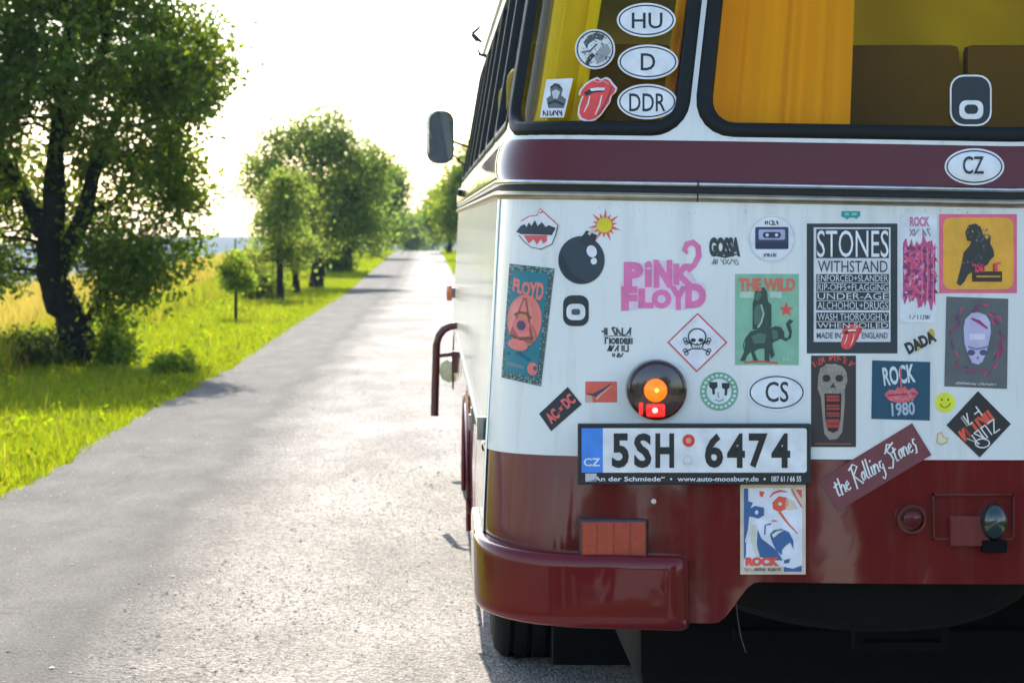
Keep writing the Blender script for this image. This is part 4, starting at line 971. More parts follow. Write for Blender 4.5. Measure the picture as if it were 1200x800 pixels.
# number plate: flat, with frame, blue strip and dealer line
pp = [P(u, v, 0) for u in (678, 815, 948) for v in (498, 566)]; YP = min(p.y for p in pp)-.004
m = MB(); a_, b_ = px(677, 567, YP), px(949.5, 496, YP); m.box(a_.x, b_.x, YP-.012, YP+.012, a_.z, b_.z, .003); plate = m.build('number_plate', mat('plate_frame', (.012, .016, .018), .35, var=.15), bus)
plate['label'] = 'white registration plate with blue strip in a black frame'
s = Sticker('white embossed plate sheet', 'plate_sheet', YP-.0122)
s.rect(681.5, 501.5, 945.5, 553.5, (214, 214, 216), 0, r=3); s.rect(681.5, 501.5, 706.5, 553.5, (62, 128, 214), 1, 'blue_strip')
s.text('CZ', 684, 536.5, 703.5, 546, (225, 232, 240), 2, .02)
for k in range(12): a = k*math.pi/6; s.ell(693.5+8*math.cos(a), 515+8*math.sin(a), 1.1, 1.1, (92, 140, 170), 2, 'star', 6)
for ch, u0, u1 in (('5', 717, 737), ('S', 743, 763.5), ('H', 768, 790), ('6', 826, 847.5), ('4', 852, 873), ('7', 877.5, 899.5), ('4', 904, 926)): s.text(ch, u0, 507.5, u1, 548, (36, 40, 40), 2, .034)
s.ell(807, 516, 7.2, 7.4, (196, 66, 58), 2, 'seal'); s.ell(807, 516, 3, 3.2, (226, 150, 130), 3, 'seal'); s.ell(806, 539, 6.3, 6.5, (222, 236, 244), 2, 'seal'); s.rect(802, 540, 810, 543.5, (244, 248, 250), 3, 'seal'); s.ring(806, 539, 5.4, 5.6, .8, (170, 190, 200), 3, 'seal')
o = s.done(plate)
s = Sticker('dealer line printed on the plate frame', 'frame_line', YP-.0122); s.text('„An der Schmiede“', 692, 558, 779, 564.5, (200, 210, 214), 0, .02); s.ell(786.5, 561, 1.2, 1.2, (200, 210, 214), 0); s.text('www.auto-moosburg.de', 794, 558, 889, 565.5, (200, 210, 214), 0, .02)
s.ell(896, 561, 1.4, 1.4, (200, 210, 214), 0); s.text('087 61 / 66 55', 904, 557.5, 939, 564, (200, 210, 214), 0, .02); s.rect(686, 554.5, 699, 564, (170, 184, 190), 0); s.done(plate)

# country ovals
def oval(u, v, ru, rv, st, tb, label):
    s = Sticker(label, step=3 if st == 'CZ' else None, lift=.002); s.ell(u, v, ru, rv, (205, 219, 228), 0, n=48); s.ring(u, v, ru-2.2, rv-2.2, 1.5, INK, 1); s.text(st, *tb, INK, 6 if st == 'CZ' else 1, .008); s.done()
oval(757.5, 24, 34.5, 20, 'HU', (740.5, 15.5, 776.5, 34), 'white oval country sticker reading HU on the amber corner window')
oval(759.5, 73, 35.5, 20.3, 'D', (751, 63, 768, 83), 'white oval country sticker reading D on the amber corner window')
oval(758.5, 119.5, 35, 20.7, 'DDR', (737.5, 110, 780, 131), 'white oval country sticker reading DDR on the amber corner window')
oval(1141.7, 195.5, 35, 21, 'CZ', (1128, 184, 1152.5, 204), 'white oval country sticker reading CZ on the maroon band')
oval(910, 459.5, 34, 21.5, 'CS', (897, 447, 924, 471), 'white oval country sticker reading CS right of the tail lamp')

def tongue(u0, v0, sx, sy, label, rim=True):
    f = lambda L: [(u0+x*sx, v0+y*sy) for x, y in L]
    out = [(.5, .0), (.58, .05), (.72, 0), (.82, .04), (.9, .14), (1, .24), (.97, .33), (.86, .42), (.82, .56), (.74, .66), (.6, .84), (.44, .96), (.24, 1), (.06, .94), (0, .82), (.02, .66), (.08, .5), (.12, .42), (.02, .4), (.06, .28), (.2, .14), (.34, .06)]
    s = Sticker(label); s.poly(f([(.5+(x-.5)*(1.07 if rim else 1), .5+(y-.5)*(1.06 if rim else 1)) for x, y in out]), (206, 206, 206) if rim else (208, 74, 66), 0)
    s.poly(f([(.5+(x-.5)*.97, .5+(y-.5)*.97) for x, y in out]), (208, 70, 66), 1)
    s.poly(f([(.14, .34), (.3, .26), (.6, .24), (.74, .24), (.66, .32), (.4, .34), (.2, .42)]), INK, 2); s.poly(f([(.3, .25), (.5, .22), (.72, .23), (.68, .29), (.5, .29), (.34, .31)]), (222, 214, 214), 3)
    for k in ((.30, .42, .14, .8), (.62, .4, .44, .86)): s.line(f([(k[0], k[1]), ((k[0]+k[2])/2+.03, (k[1]+k[3])/2), (k[2], k[3])]), [1.2*sx/44, 2*sx/44, 1*sx/44], (226, 206, 206), 3)
    s.line(f([(.9, .2), (.8, .42), (.7, .62), (.5, .88)]), .9*sx/44, INK, 3); s.line(f([(.4, .06), (.52, .1), (.66, .06), (.8, .14)]), .9*sx/44, (226, 170, 170), 3); s.done()
tongue(678.5, 92, 43.5, 50, 'red lolling tongue and lips sticker on the amber corner window')
# round portrait sticker, small ticket
s = Sticker('round black and white picture sticker on the amber corner window'); s.ell(697.5, 58, 23.5, 23.5, (196, 208, 208), 0, n=44); s.ring(697.5, 58, 21.5, 21.5, 1.5, INK, 1)
s.poly([(684, 50), (690, 42), (700, 38), (709, 42), (706, 48), (698, 46), (690, 52), (688, 58)], (70, 80, 80), 1); s.poly([(696, 66), (703, 56), (712, 52), (716, 60), (710, 70), (700, 76)], (140, 150, 152), 1); s.line([(682, 62), (692, 60), (700, 52)], 2, (80, 90, 92), 2); s.line([(688, 76), (692, 68), (696, 64)], 5, (46, 54, 56), 2)
s.speckle(lambda u, v: (u-697.5)**2+(v-58)**2 < 380, (677, 38, 718, 78), 120, [(60, 70, 72), (150, 160, 162)], 2, .6, 1.6, 4); s.done()
s = Sticker('black and white ticket sticker in the corner of the amber window', step=5); s.poly([(640.5, 93.5), (672, 92), (661, 138), (633, 138)], (196, 208, 212), 0)
s.poly([(643, 127), (641, 116), (646, 112), (645, 103), (650, 98), (656, 99), (660, 105), (658, 112), (664, 117), (661, 127)], (84, 96, 100), 1); s.poly([(647, 108), (652, 105), (657, 108), (654, 116), (649, 116)], (176, 188, 190), 2); s.line([(643, 122), (651, 119), (661, 123)], 3, INK, 2); s.line([(646, 103), (652, 99), (658, 104)], 2.4, INK, 2); s.scrib(637, 130, 659, 136, INK, 2, 0, 46, 1.2); s.done()
# plain stand-in badges
s = Sticker('plain black badge sticker with white rim on the amber rear window')
s.rect(1113, 88, 1162, 148, (206, 214, 214), 0, r=16); s.rect(1115, 90, 1160, 146, INK, 1, r=14.5); s.rect(1124, 118, 1152, 140, (206, 214, 214), 2, r=8); s.rect(1130, 123, 1146, 134, INK, 3, r=5); s.done()
s = Sticker('small plain black and white badge sticker below the bomb sticker')
s.rect(660, 346, 690, 382, INK, 0, r=10); s.rect(664, 356, 686, 375, (196, 210, 212), 1, r=7); s.rect(670, 362, 680, 369, (70, 80, 84), 2, r=2.5); s.done()
# shark mouth
Z = lambda L: [(480+x/4.28, 230+y/4.28) for x, y in L]
s = Sticker('toothy open mouth sticker in the upper corner of the white panel', step=5)
s.poly(Z([(525, 190), (545, 140), (590, 105), (640, 97), (655, 60), (690, 95), (745, 145), (735, 190), (715, 240), (660, 265), (610, 255), (575, 225), (550, 195)]), (205, 214, 218), 0)
s.line(Z([(560, 125), (600, 102), (640, 97), (655, 62), (690, 95), (745, 145)]), 1.1, (196, 62, 74), 1); s.line(Z([(745, 145), (735, 190), (715, 240), (660, 265), (610, 255), (575, 225), (550, 195)]), .9, INK, 1)
s.poly(Z([(538, 178), (560, 150), (578, 140), (590, 155), (600, 132), (615, 150), (630, 120), (645, 150), (665, 130), (685, 155), (700, 145), (735, 160), (715, 195), (640, 192), (560, 190)]), (42, 56, 62), 2)
s.poly(Z([(575, 196), (690, 196), (690, 225), (672, 238), (660, 215), (640, 242), (625, 215), (600, 237)]), (206, 86, 90), 2); s.line(Z([(655, 85), (668, 78)]), 1.5, (196, 62, 74), 2); s.done()
# bomb
s = Sticker('round black bomb sticker with a bursting yellow fuse spark'); bm_c = (681.5, 304.8)
sk = []
for k in range(28): a = 2*math.pi*k/28; R = (20 if k % 4 == 0 else 15) if k % 2 == 0 else 8.5; sk.append((708.5+R*math.cos(a+.3), 264+R*math.sin(a+.3)))
s.ell(*bm_c, 27.2, 28.2, (46, 60, 68), 0, n=44); s.poly([(690, 281), (699, 286), (697, 292), (686, 287), (682, 277), (686, 272)], (46, 60, 68), 0.2)
s.poly(s.turn([(683, 272), (697, 272), (699, 289), (681, 289)], -24), (40, 52, 58), .5); s.poly(sk, (214, 92, 70), 1, 'spark'); s.ell(708.5, 264, 8.8, 8.8, (222, 196, 36), 2, 'spark'); s.line([(690, 275), (694, 270), (700, 267)], 3.2, (190, 184, 160), 2)
s.poly([(658, 296), (656, 309), (663, 324), (676, 331), (690, 331), (680, 326), (669, 318), (663, 307)], (34, 46, 54), 1); s.ell(693.5, 294.5, 5.8, 7.2, (206, 216, 220), 1, rot=20); s.ell(696, 306, 3.6, 4, (206, 216, 220), 1); s.done()
# coral and teal poster on the corner
A = [(597.5, 309), (650, 314.6), (634, 452.5), (588, 442)]
def bil(x, y): return (A[0][0]*(1-x)*(1-y)+A[1][0]*x*(1-y)+A[2][0]*x*y+A[3][0]*(1-x)*y, A[0][1]*(1-x)*(1-y)+A[1][1]*x*(1-y)+A[2][1]*x*y+A[3][1]*(1-x)*y)
B = lambda L: [bil(x, y) for x, y in L]
E = lambda cx, cy, rx, ry, n=30: B([(cx+rx*math.cos(2*math.pi*i/n), cy+ry*math.sin(2*math.pi*i/n)) for i in range(n)])
s = Sticker('narrow teal concert poster sticker with coral oval and eye at the panel edge', step=4.5); s.poly(A, (62, 84, 84), 0); s.poly(B([(.06, .05), (.88, .05), (.88, .94), (.06, .94)]), (32, 112, 126), 1)
r_ = random.Random(3); T3 = []
for _ in range(260):
    e_ = r_.choice('lrtb'); x, y = {'l': (r_.uniform(.0, .06), r_.random()), 'r': (r_.uniform(.88, 1), r_.random()), 't': (r_.random(), r_.uniform(0, .05)), 'b': (r_.random(), r_.uniform(.94, 1))}[e_]
    x, y = min(.98, max(.02, x)), min(.99, max(.01, y)); c_ = bil(x, y); T3 += [(c_[0]-1, c_[1]+.6), (c_[0]+.2, c_[1]-1), (c_[0]+.9, c_[1]+.5)]
s.put('border', (120, 168, 160), 2, T3, [(3*k, 3*k+1, 3*k+2) for k in range(len(T3)//3)])
v, t = textmesh('FLOYD', .05); s.put('lettering', (214, 112, 102), 2, [bil(.12+.7*a, .235-(.12+.08*max(0, a-.4))*b+.06*a) for a, b in v], t)
s.poly(E(.45, .475, .40, .225), (214, 118, 104), 2); s.poly(E(.38, .475, .27, .19), (216, 132, 124), 3); s.poly(B([(.38, .28), (.46, .28), (.72, .66), (.3, .66), (.14, .6)]), (150, 84, 76), 4); s.poly(B([(.4, .3), (.44, .3), (.62, .6), (.36, .62), (.24, .56)]), (206, 122, 112), 5)
s.poly(E(.4, .52, .2, .07), (198, 108, 110), 6); s.poly(E(.4, .52, .1, .042), (70, 66, 90), 7); s.line(B([(.22, .44), (.34, .41), (.5, .41), (.6, .45)]), 3, (120, 70, 58), 6); s.line(B([(.3, .44), (.4, .43), (.52, .44)]), 2, (170, 140, 70), 7)
s.poly(E(.36, .69, .24, .05), (214, 118, 108), 5); s.line(B([(.16, .62), (.4, .64), (.7, .61)]), 2.4, (96, 70, 62), 6); s.line(B([(.6, .5), (.72, .56), (.76, .62)]), 2, (170, 110, 90), 6); s.poly(E(.76, .87, .13, .055), (210, 112, 104), 3); s.poly(E(.82, .86, .05, .02), (32, 96, 110), 4)
s.poly(B([(.12, .85), (.56, .86), (.56, .89), (.12, .88)]), (92, 120, 122), 3); s.line(B([(.1, .78), (.4, .76), (.66, .8)]), 4, (24, 84, 110), 3); s.done()
# pink lettering with a curling tail
s = Sticker('pink bubbly band lettering sticker with a curling tail'); PK = (230, 112, 160)
w1 = lambda a, b: (a, .0+b*(.72+.28*math.sin(a*3.2+.2)))
base_ = [(729, 362), (727, 334), (733, 324), (732, 312), (740, 306), (752, 309), (766, 304), (778, 306), (790, 309), (802, 311), (812, 322), (817, 331), (826, 331), (828, 340), (823, 352), (812, 361), (802, 363), (780, 360), (757, 360), (742, 363)]
s.poly(base_, (212, 190, 204), 0); [s.text(ch, *bx, PK, 1, .075) for ch, bx in (('P', (731, 307, 754, 337)), ('i', (755.5, 306, 764.5, 336.5)), ('N', (766, 304.5, 788, 337.5)), ('K', (789, 309, 813, 334)), ('F', (728, 335.5, 747, 364)), ('L', (748, 338, 766, 361)), ('O', (763.5, 339, 787, 361.5)), ('Y', (784, 335, 806, 363)), ('D', (803, 332, 827.5, 361)))]
s.line([(806, 318), (813, 311), (819, 300), (818, 289), (812, 284), (805, 286), (802, 293), (806, 297)], [5, 6, 7, 7, 7, 7, 6, 3], PK, 1); s.done()
# black script logo, cassette
s = Sticker('small black block lettering sticker with a script line below'); s.text('GOSSA', 831, 278, 867.5, 301, (52, 62, 62), 0, .07, space=.85); s.scrib(834, 303.5, 866, 310, (96, 108, 108), 0, 0, 3, .9); s.line([(834, 298), (850, 301.5), (866, 297)], 2, (52, 62, 62), .5); s.done()
s = Sticker('round white sticker with a dark cassette tape'); s.ell(904.5, 280, 27.5, 27.5, (200, 214, 218), 0, n=44); s.ring(904.5, 280, 26.5, 26.5, .5, (150, 166, 170), 1); s.rect(885, 266, 924, 292, (52, 62, 92), 1, r=2); s.rect(889, 269, 920, 281, (150, 164, 190), 2, r=2); s.rect(894, 272, 915, 279, (46, 54, 80), 3, r=3)
s.ell(899, 275.5, 2, 2, (190, 200, 214), 4, n=12); s.ell(910, 275.5, 2, 2, (190, 200, 214), 4, n=12); s.rect(886, 284, 923, 291, (40, 48, 72), 2); s.scrib(896.5, 259, 911, 263.5, INK, 1, 0, 4, 1); s.scrib(895, 297, 911, 301, (70, 80, 90), 1, 0, 5, .9); s.done()
# green elephant poster
s = Sticker('green poster sticker of an elephant carrying a tall dark figure'); s.rect(861.5, 321, 936, 427.5, (118, 172, 144), 0); s.text('THE WILD', 865.5, 326, 932, 341, (196, 104, 84), 1, .05); s.rect(867, 342, 883, 349, (158, 196, 176), 1); s.rect(902, 342, 916, 349, (158, 196, 176), 1)
DKG = (48, 72, 62); MG = (74, 106, 90)
s.poly([(882, 355), (884, 350), (885, 341), (889, 337), (896, 337), (899, 342), (900, 353), (904, 357), (904, 383), (896, 386), (882, 386)], DKG, 1); s.poly([(886, 358), (892, 356), (894, 372), (890, 382), (884, 380), (883, 366)], MG, 2); s.line([(892, 357), (895, 368), (892, 378), (888, 384)], 2, (150, 180, 164), 3); s.poly([(885, 345), (890, 341), (893, 346), (889, 352), (885, 352)], MG, 2); s.line([(897, 360), (899, 382)], 2, (56, 82, 72), 2)
el = [(874, 395), (880, 388), (892, 385), (903, 384), (909, 382), (915, 383), (919, 389), (919, 395), (923, 396), (925, 391), (922, 383), (921, 379), (925, 374), (930, 376), (926, 380), (928, 388), (927, 396), (921, 400), (915, 397), (908, 400), (905, 402), (906, 410), (908, 416), (904, 420), (901, 413), (902, 423), (896, 423), (896, 408), (888, 409), (884, 412), (887, 420), (889, 423), (883, 423), (880, 412), (876, 416), (873, 423), (867, 423), (872, 412), (873, 404)]
s.poly(el, DKG, 1.5); s.poly([(880, 394), (890, 390), (898, 392), (896, 402), (884, 403)], MG, 2.5); s.poly([(904, 386), (911, 387), (912, 396), (906, 398)], MG, 2.5); s.line([(874, 396), (871, 404), (872, 410)], 1, DKG, 2); s.line([(872, 424.5), (890, 423.2), (912, 425)], 2, (184, 84, 66), 2.2); s.scrib(918, 418.5, 930, 423, (164, 204, 184), 1, 0, 6, 1)
s.poly([(921.5+(9.2 if k % 2 == 0 else 3.8)*math.sin(math.pi*k/5), 363-(9.2 if k % 2 == 0 else 3.8)*math.cos(math.pi*k/5)) for k in range(10)], (206, 86, 66), 1); s.done()
# black and white text poster
s = Sticker('tall black poster sticker with big white lettering in a white frame'); s.rect(945.5, 262, 1051.5, 414, (44, 54, 56), 0); s.rect(953.5, 266.5, 1043.5, 400.5, (186, 198, 202), 1); s.rect(956.5, 268.5, 1041.5, 302.5, (44, 54, 56), 2); s.text('STONES', 957.5, 270, 1041, 301.5, (206, 216, 220), 3, .0); s.text('WITHSTAND', 958.5, 305.5, 1040, 319, (44, 54, 56), 2, .0)
for st, v0, v1 in (('ENFORCED+SLANDER', 321.5, 330.5), ('RIP-OFFS+FLAGGING', 332, 341), ('UNDER-AGE', 342.5, 351.5), ('ALCHOHOL+DRUGS', 353, 363), ('WASH THOROUGHLY', 366.5, 376), ('WHEN SOILED', 377.5, 385)):
    s.rect(956.5, v0-.3, 1041.5, v1+.3, (44, 54, 56), 2); s.text(st, 958, v0+.7, 1040.5, v1-.7, (190, 202, 206), 3, .0)
s.text('MADE IN', 957, 389.5, 985, 396.5, (60, 70, 72), 2, .01); s.text('ENGLAND', 1010, 389.5, 1040, 396.5, (60, 70, 72), 2, .01); s.done()
tongue_s = tongue(985.5, 379, 25, 30.5, 'small red tongue sticker overlapping the tall black text poster', False)
# small teal tab, pink paint sticker
s = Sticker('tiny teal tab sticker under the belt rail'); s.poly([(986, 247.5), (1008, 247.5), (1008, 254), (1005, 254.5), (1004, 257), (1001, 255), (996, 255), (992, 257.5), (990, 255), (986, 254)], (46, 138, 134), 0); s.rect(990, 249.5, 995, 252.5, (110, 176, 172), 1); s.rect(998, 249.5, 1004, 252.5, (110, 176, 172), 1); s.done()
s = Sticker('tall white sticker with a smeared pink paint block'); s.rect(1055, 251, 1098, 378, (194, 208, 212), 0); s.text('ROCK', 1066, 254, 1089.5, 265.5, (178, 116, 148), 1, .05); s.scrib(1066, 268.5, 1089.5, 276.5, (140, 120, 136), 1, 0, 7, 1.3); s.scrib(1066, 369, 1089, 374, (84, 92, 94), 1, 0, 8, .8)
r_ = random.Random(9); up_, dn_ = [], []
for k in range(20): u = 1058+k*2.0; up_.append((u, 286+r_.uniform(-7, 6)-(8 if k in (12, 13) else 0))); dn_.append((u, 350+r_.uniform(-6, 9)+k*.4))
s.poly(up_+dn_[::-1], (176, 80, 122), 1); s.speckle(lambda u, v: 290 < v < 350, (1059, 290, 1096, 350), 190, [(150, 56, 104), (200, 92, 130), (116, 62, 96), (208, 150, 178), (206, 80, 100)], 2, 1.5, 5, 8)
for k in range(5): u = 1080+k*3.3; s.line([(u, 288+k), (u+.4, 320), (u, 352)], 1.1, (120, 60, 104) if k % 2 else (196, 120, 160), 5)
s.done()
# orange square with a dark hunched shape
s = Sticker('orange square sticker with pink border and dark hunched figure'); s.rect(1100.5, 251, 1191.5, 343.5, (222, 98, 126), 0); s.rect(1105, 255, 1187.5, 339, (205, 156, 50), 1, r=9)
s.poly([(1131, 272), (1135, 264), (1143, 262), (1149, 266), (1152, 275), (1156, 281), (1161, 276), (1160, 285), (1164, 293), (1165, 300), (1160, 305), (1157, 310), (1148, 315), (1140, 318), (1134, 322), (1130, 330), (1125, 335), (1121, 332), (1124, 320), (1127, 308), (1129, 296), (1136, 288), (1138, 283), (1133, 282)], (50, 52, 50), 2); s.speckle(lambda u, v: abs(u-(1158-(v-262)*.4)) < 9, (1128, 268, 1162, 312), 70, [(80, 84, 82), (104, 104, 98)], 3, .8, 2.4, 2)
s.speckle(lambda u, v: 17 < math.hypot(u-1146, v-296) < 34 and v < 312, (1108, 262, 1184, 312), 90, [(224, 190, 96)], 2.1, .5, 1.1, 12); s.rect(1139, 318, 1174, 330, (58, 44, 34), 3); s.scrib(1139, 309.5, 1175, 318.5, (196, 58, 92), 4, 4, 9, 2); s.rect(1144, 323, 1172, 325, (178, 140, 60), 4); s.done()
# grey skull poster
s = Sticker('dark grey poster sticker with a pale skull ringed in magenta'); s.poly([(1109, 347.5), (1181.5, 350), (1180, 455.5), (1106.5, 452.5)], (82, 92, 92), 0)
for k in range(44):
    a = r_.uniform(0, 6.28); R = r_.uniform(.95, 1.25); u, v = 1145+26*R*math.cos(a), 398+36*R*math.sin(a); s.line([(u, v), (u+r_.uniform(-3, 3)-4*math.sin(a), v+5*math.cos(a)+r_.uniform(-2, 2)), (u-8*math.sin(a), v+9*math.cos(a))], [1, 2.6, .6], r_.choice([(150, 52, 92), (186, 60, 96), (120, 50, 92), (94, 60, 100)]), 1)
s.poly([(1129, 384), (1131, 374), (1138, 367), (1146, 366), (1155, 369), (1160, 377), (1161, 390), (1158, 404), (1156, 412), (1151, 424), (1146, 427), (1139, 425), (1133, 412), (1130, 402)], (168, 172, 200), 2); s.ell(1138, 413, 4.4, 3.4, (70, 74, 110), 3); s.ell(1152, 413, 4.4, 3.4, (70, 74, 110), 3); s.poly([(1144, 418), (1147, 418), (1145.5, 421.5)], (70, 74, 110), 3); s.line([(1138, 373), (1147, 377), (1157, 385)], [2, 4, 2], (140, 50, 90), 3); s.rect(1136, 391, 1154, 398, (196, 198, 214), 3); s.line([(1134, 406), (1144, 409), (1158, 406)], 2, (110, 112, 150), 3); s.scrib(1119, 448.3, 1167, 450.8, (176, 184, 186), 1, -2, 10, .7); s.done()
# little striped bee-like lettering
s = Sticker('small tilted black and yellow lettering sticker above the teal poster'); s.poly(s.turn([(1062, 393), (1096, 393), (1096, 409), (1062, 409)], 26), (186, 200, 198), 0); s.text('DADA', 1060, 394, 1097, 408, INK, 1, .06, rot=26); s.ell(1075, 405, 4, 6, (176, 158, 40), .6); s.ell(1091, 393, 4, 8, (176, 158, 40), .6); s.done()
# long skull poster
s = Sticker('narrow dark poster sticker with a long-jawed grey skull'); s.rect(950.5, 416.5, 1003, 523.5, (52, 48, 46), 0)
[s.scrib(953+k*9.4, 424-8*math.sin(math.pi*(k+.5)/5), 961.6+k*9.4, 431-8*math.sin(math.pi*(k+.5)/5), (188, 76, 58), 1, 28-k*14, 20+k, 1.5) for k in range(5)]
sk = [(959, 440), (961, 432), (968, 427), (978, 426), (987, 429), (992, 436), (993, 446), (990, 456), (990, 470), (988.5, 490), (987, 506), (981, 514), (972, 515), (966, 508), (964, 490), (962, 466), (958, 455)]
s.poly(sk, (134, 130, 118), 1); s.poly([(966, 461), (986, 461), (985, 490), (982, 504), (976, 507), (970, 504), (967, 490)], (40, 34, 32), 2); s.ell(968.5, 443, 4.6, 4.2, (44, 42, 40), 2); s.ell(983.5, 443, 4.6, 4.2, (44, 42, 40), 2); s.poly([(976, 448), (979.5, 454), (972.5, 454)], (56, 52, 50), 2)
s.speckle(lambda u, v: inside((u, v), sk) and v < 460, (958, 426, 993, 460), 110, [(158, 154, 140), (104, 102, 94)], 1.2, .6, 1.7, 6)
for v0, v1 in ((463, 470), (474, 480), (483, 488), (491, 501)): s.rect(968.5, v0, 983.5, v1, (150, 60, 50), 3); s.line([(969, (v0+v1)/2), (983, (v0+v1)/2)], 1, (60, 36, 34), 4)
s.line([(955, 519.5), (997, 520)], 1, (168, 84, 60), 1); s.done()
# teal rock poster
s = Sticker('square teal poster sticker with red lips under white lettering'); s.poly([(1022, 422), (1090, 424), (1089.5, 492.5), (1021, 490.5)], (30, 72, 92), 0); s.text('ROCK', 1034.5, 428, 1072, 450, (188, 204, 208), 1, .03, rot=7); s.text('1980', 1044.5, 471, 1072, 487, (150, 174, 186), 1, .03, rot=4)
s.poly([(1036, 462), (1042, 456), (1048, 458), (1052, 453), (1056, 456), (1060, 452), (1064, 457), (1070, 454), (1076, 460), (1070, 468), (1060, 472), (1048, 471), (1041, 468)], (190, 92, 100), 2); s.line([(1040, 463), (1056, 462), (1073, 461)], 1.6, (110, 52, 66), 3); s.line([(1055, 430), (1056, 456)], 2, (190, 92, 100), 3); s.speckle(lambda u, v: True, (1042, 457, 1070, 469), 30, [(206, 136, 140)], 3.2, .8, 1.8, 4); s.done()
# smiley, gold charm
s = Sticker('round lime yellow smiley sticker'); s.ell(1107.5, 471.5, 11.7, 11.7, (206, 222, 44), 0); s.ell(1103.5, 468, 1.1, 1.6, (90, 110, 40), 1, n=10); s.ell(1111, 468, 1.1, 1.6, (90, 110, 40), 1, n=10); s.line([(1101.5, 473), (1104, 476.5), (1108, 477.5), (1112, 475), (1113.5, 472)], 1.2, (90, 110, 40), 1); s.done()
s = Sticker('tiny gold outlined charm sticker'); s.poly([(1098, 508), (1103, 505), (1106, 511), (1111, 512), (1110, 519), (1104, 521.5), (1097, 519)], (196, 200, 176), 0); s.line([(1099, 508), (1103, 506), (1105, 512), (1110, 513), (1109, 518), (1103, 520.5), (1098, 518), (1099, 508)], 1.2, (178, 152, 70), 1); s.done()
# black diamond with red and white scribbles
s = Sticker('black diamond sticker with tilted red and white script'); s.poly([(1146, 458), (1184.5, 496.5), (1148, 535.7), (1109, 498)], (38, 40, 38), 0); s.scrib(1122, 489, 1173, 503, (206, 82, 58), 1, 36, 31, 3.4); s.scrib(1122, 479, 1160, 492, (206, 206, 204), 2, 36, 32, 1.6); s.scrib(1133, 500, 1174, 514, (206, 206, 204), 2, 36, 33, 1.6); s.ring(1151, 519, 9, 6, 1.6, (206, 206, 204), 2); s.done()
# maroon strip with white script
s = Sticker('long tilted maroon sticker with white handwritten lettering across the paint edge', lift=.0032); s.poly([(1068.6, 495.7), (1091.3, 532.8), (982, 598.7), (960, 562)], (104, 56, 60), 0)
s.script('the Rolling Stones', 970, 554, 11.6, 13.6, (214, 216, 212), 1, 31, (1026, 547), 2.0); s.done()
# green ring
s = Sticker('round green ringed sticker with two black crosses beside the tail lamp'); s.ell(842.7, 458.4, 22.3, 22.5, (104, 158, 132), 0, n=40)
for k in range(22): a = k*2*math.pi/22; s.ell(842.7+18.6*math.cos(a), 458.4+18.6*math.sin(a), 2, 1.6, (190, 212, 206), 1, n=8)
s.ell(842.7, 458.4, 14.6, 14.8, (194, 212, 212), 2, n=36); s.poly([(831.5, 447.5), (840.5, 447.5), (841, 453), (837.5, 456), (838, 462), (835, 462), (834.5, 456), (831, 453)], INK, 3); s.poly([(846, 448.5), (855, 448.5), (855, 454), (852.5, 456), (852, 463), (849, 463), (849.5, 456), (846, 454)], INK, 3); s.line([(842, 459), (841.5, 464), (843, 466)], 1.4, (130, 146, 146), 3); s.line([(838, 468), (843, 470), (848, 467.5)], 1.2, (110, 126, 126), 3); s.done()
# AC/DC tilted, orange card
s = Sticker('tilted black rectangular sticker with red lightning lettering'); s.poly([(665.4, 453.3), (681.8, 473.6), (646, 505), (632, 484.6)], (38, 46, 48), 0); s.text('AC', 640.5, 480.5, 655, 494, (204, 96, 92), 1, .05, rot=41); s.text('DC', 659, 463, 673.5, 476.5, (204, 96, 92), 1, .05, rot=41); s.poly([(660, 473), (654, 479.5), (657.5, 479.5), (653.5, 485.5), (661, 478), (657.5, 478)], (204, 96, 92), 1); s.done()
s = Sticker('small orange card sticker with a dark streaking plane'); s.rect(686, 446.8, 723, 471.2, (206, 94, 74), 0); s.line([(716, 449.5), (706, 457), (696, 463)], [1, 3, 5], (72, 70, 82), 1); s.line([(688, 461), (698, 463), (708, 455)], [1, 3, 1], (60, 66, 92), 2); s.line([(699, 468), (704, 462), (717, 452)], [2.4, 2, .8], (206, 168, 140), 2); s.poly([(686.3, 462), (694, 464), (695, 471), (686.3, 471)], (188, 164, 146), 1); s.done()
# small black crest lettering
s = Sticker('small black crest of stacked lettering above the tail lamp'); s.scrib(705, 384, 742, 392.5, (58, 68, 68), 0, 0, 41, 1.9); s.scrib(709, 396, 740, 403, (58, 68, 68), 0, 0, 42, 1.7); s.scrib(712, 404.5, 737, 411.5, (58, 68, 68), 0, 0, 43, 1.7); s.scrib(718, 413.5, 730, 418, (58, 68, 68), 0, 0, 44, 1.3); s.line([(707, 394.3), (724, 393.2), (740, 394.3)], .8, (58, 68, 68), 0); s.done()
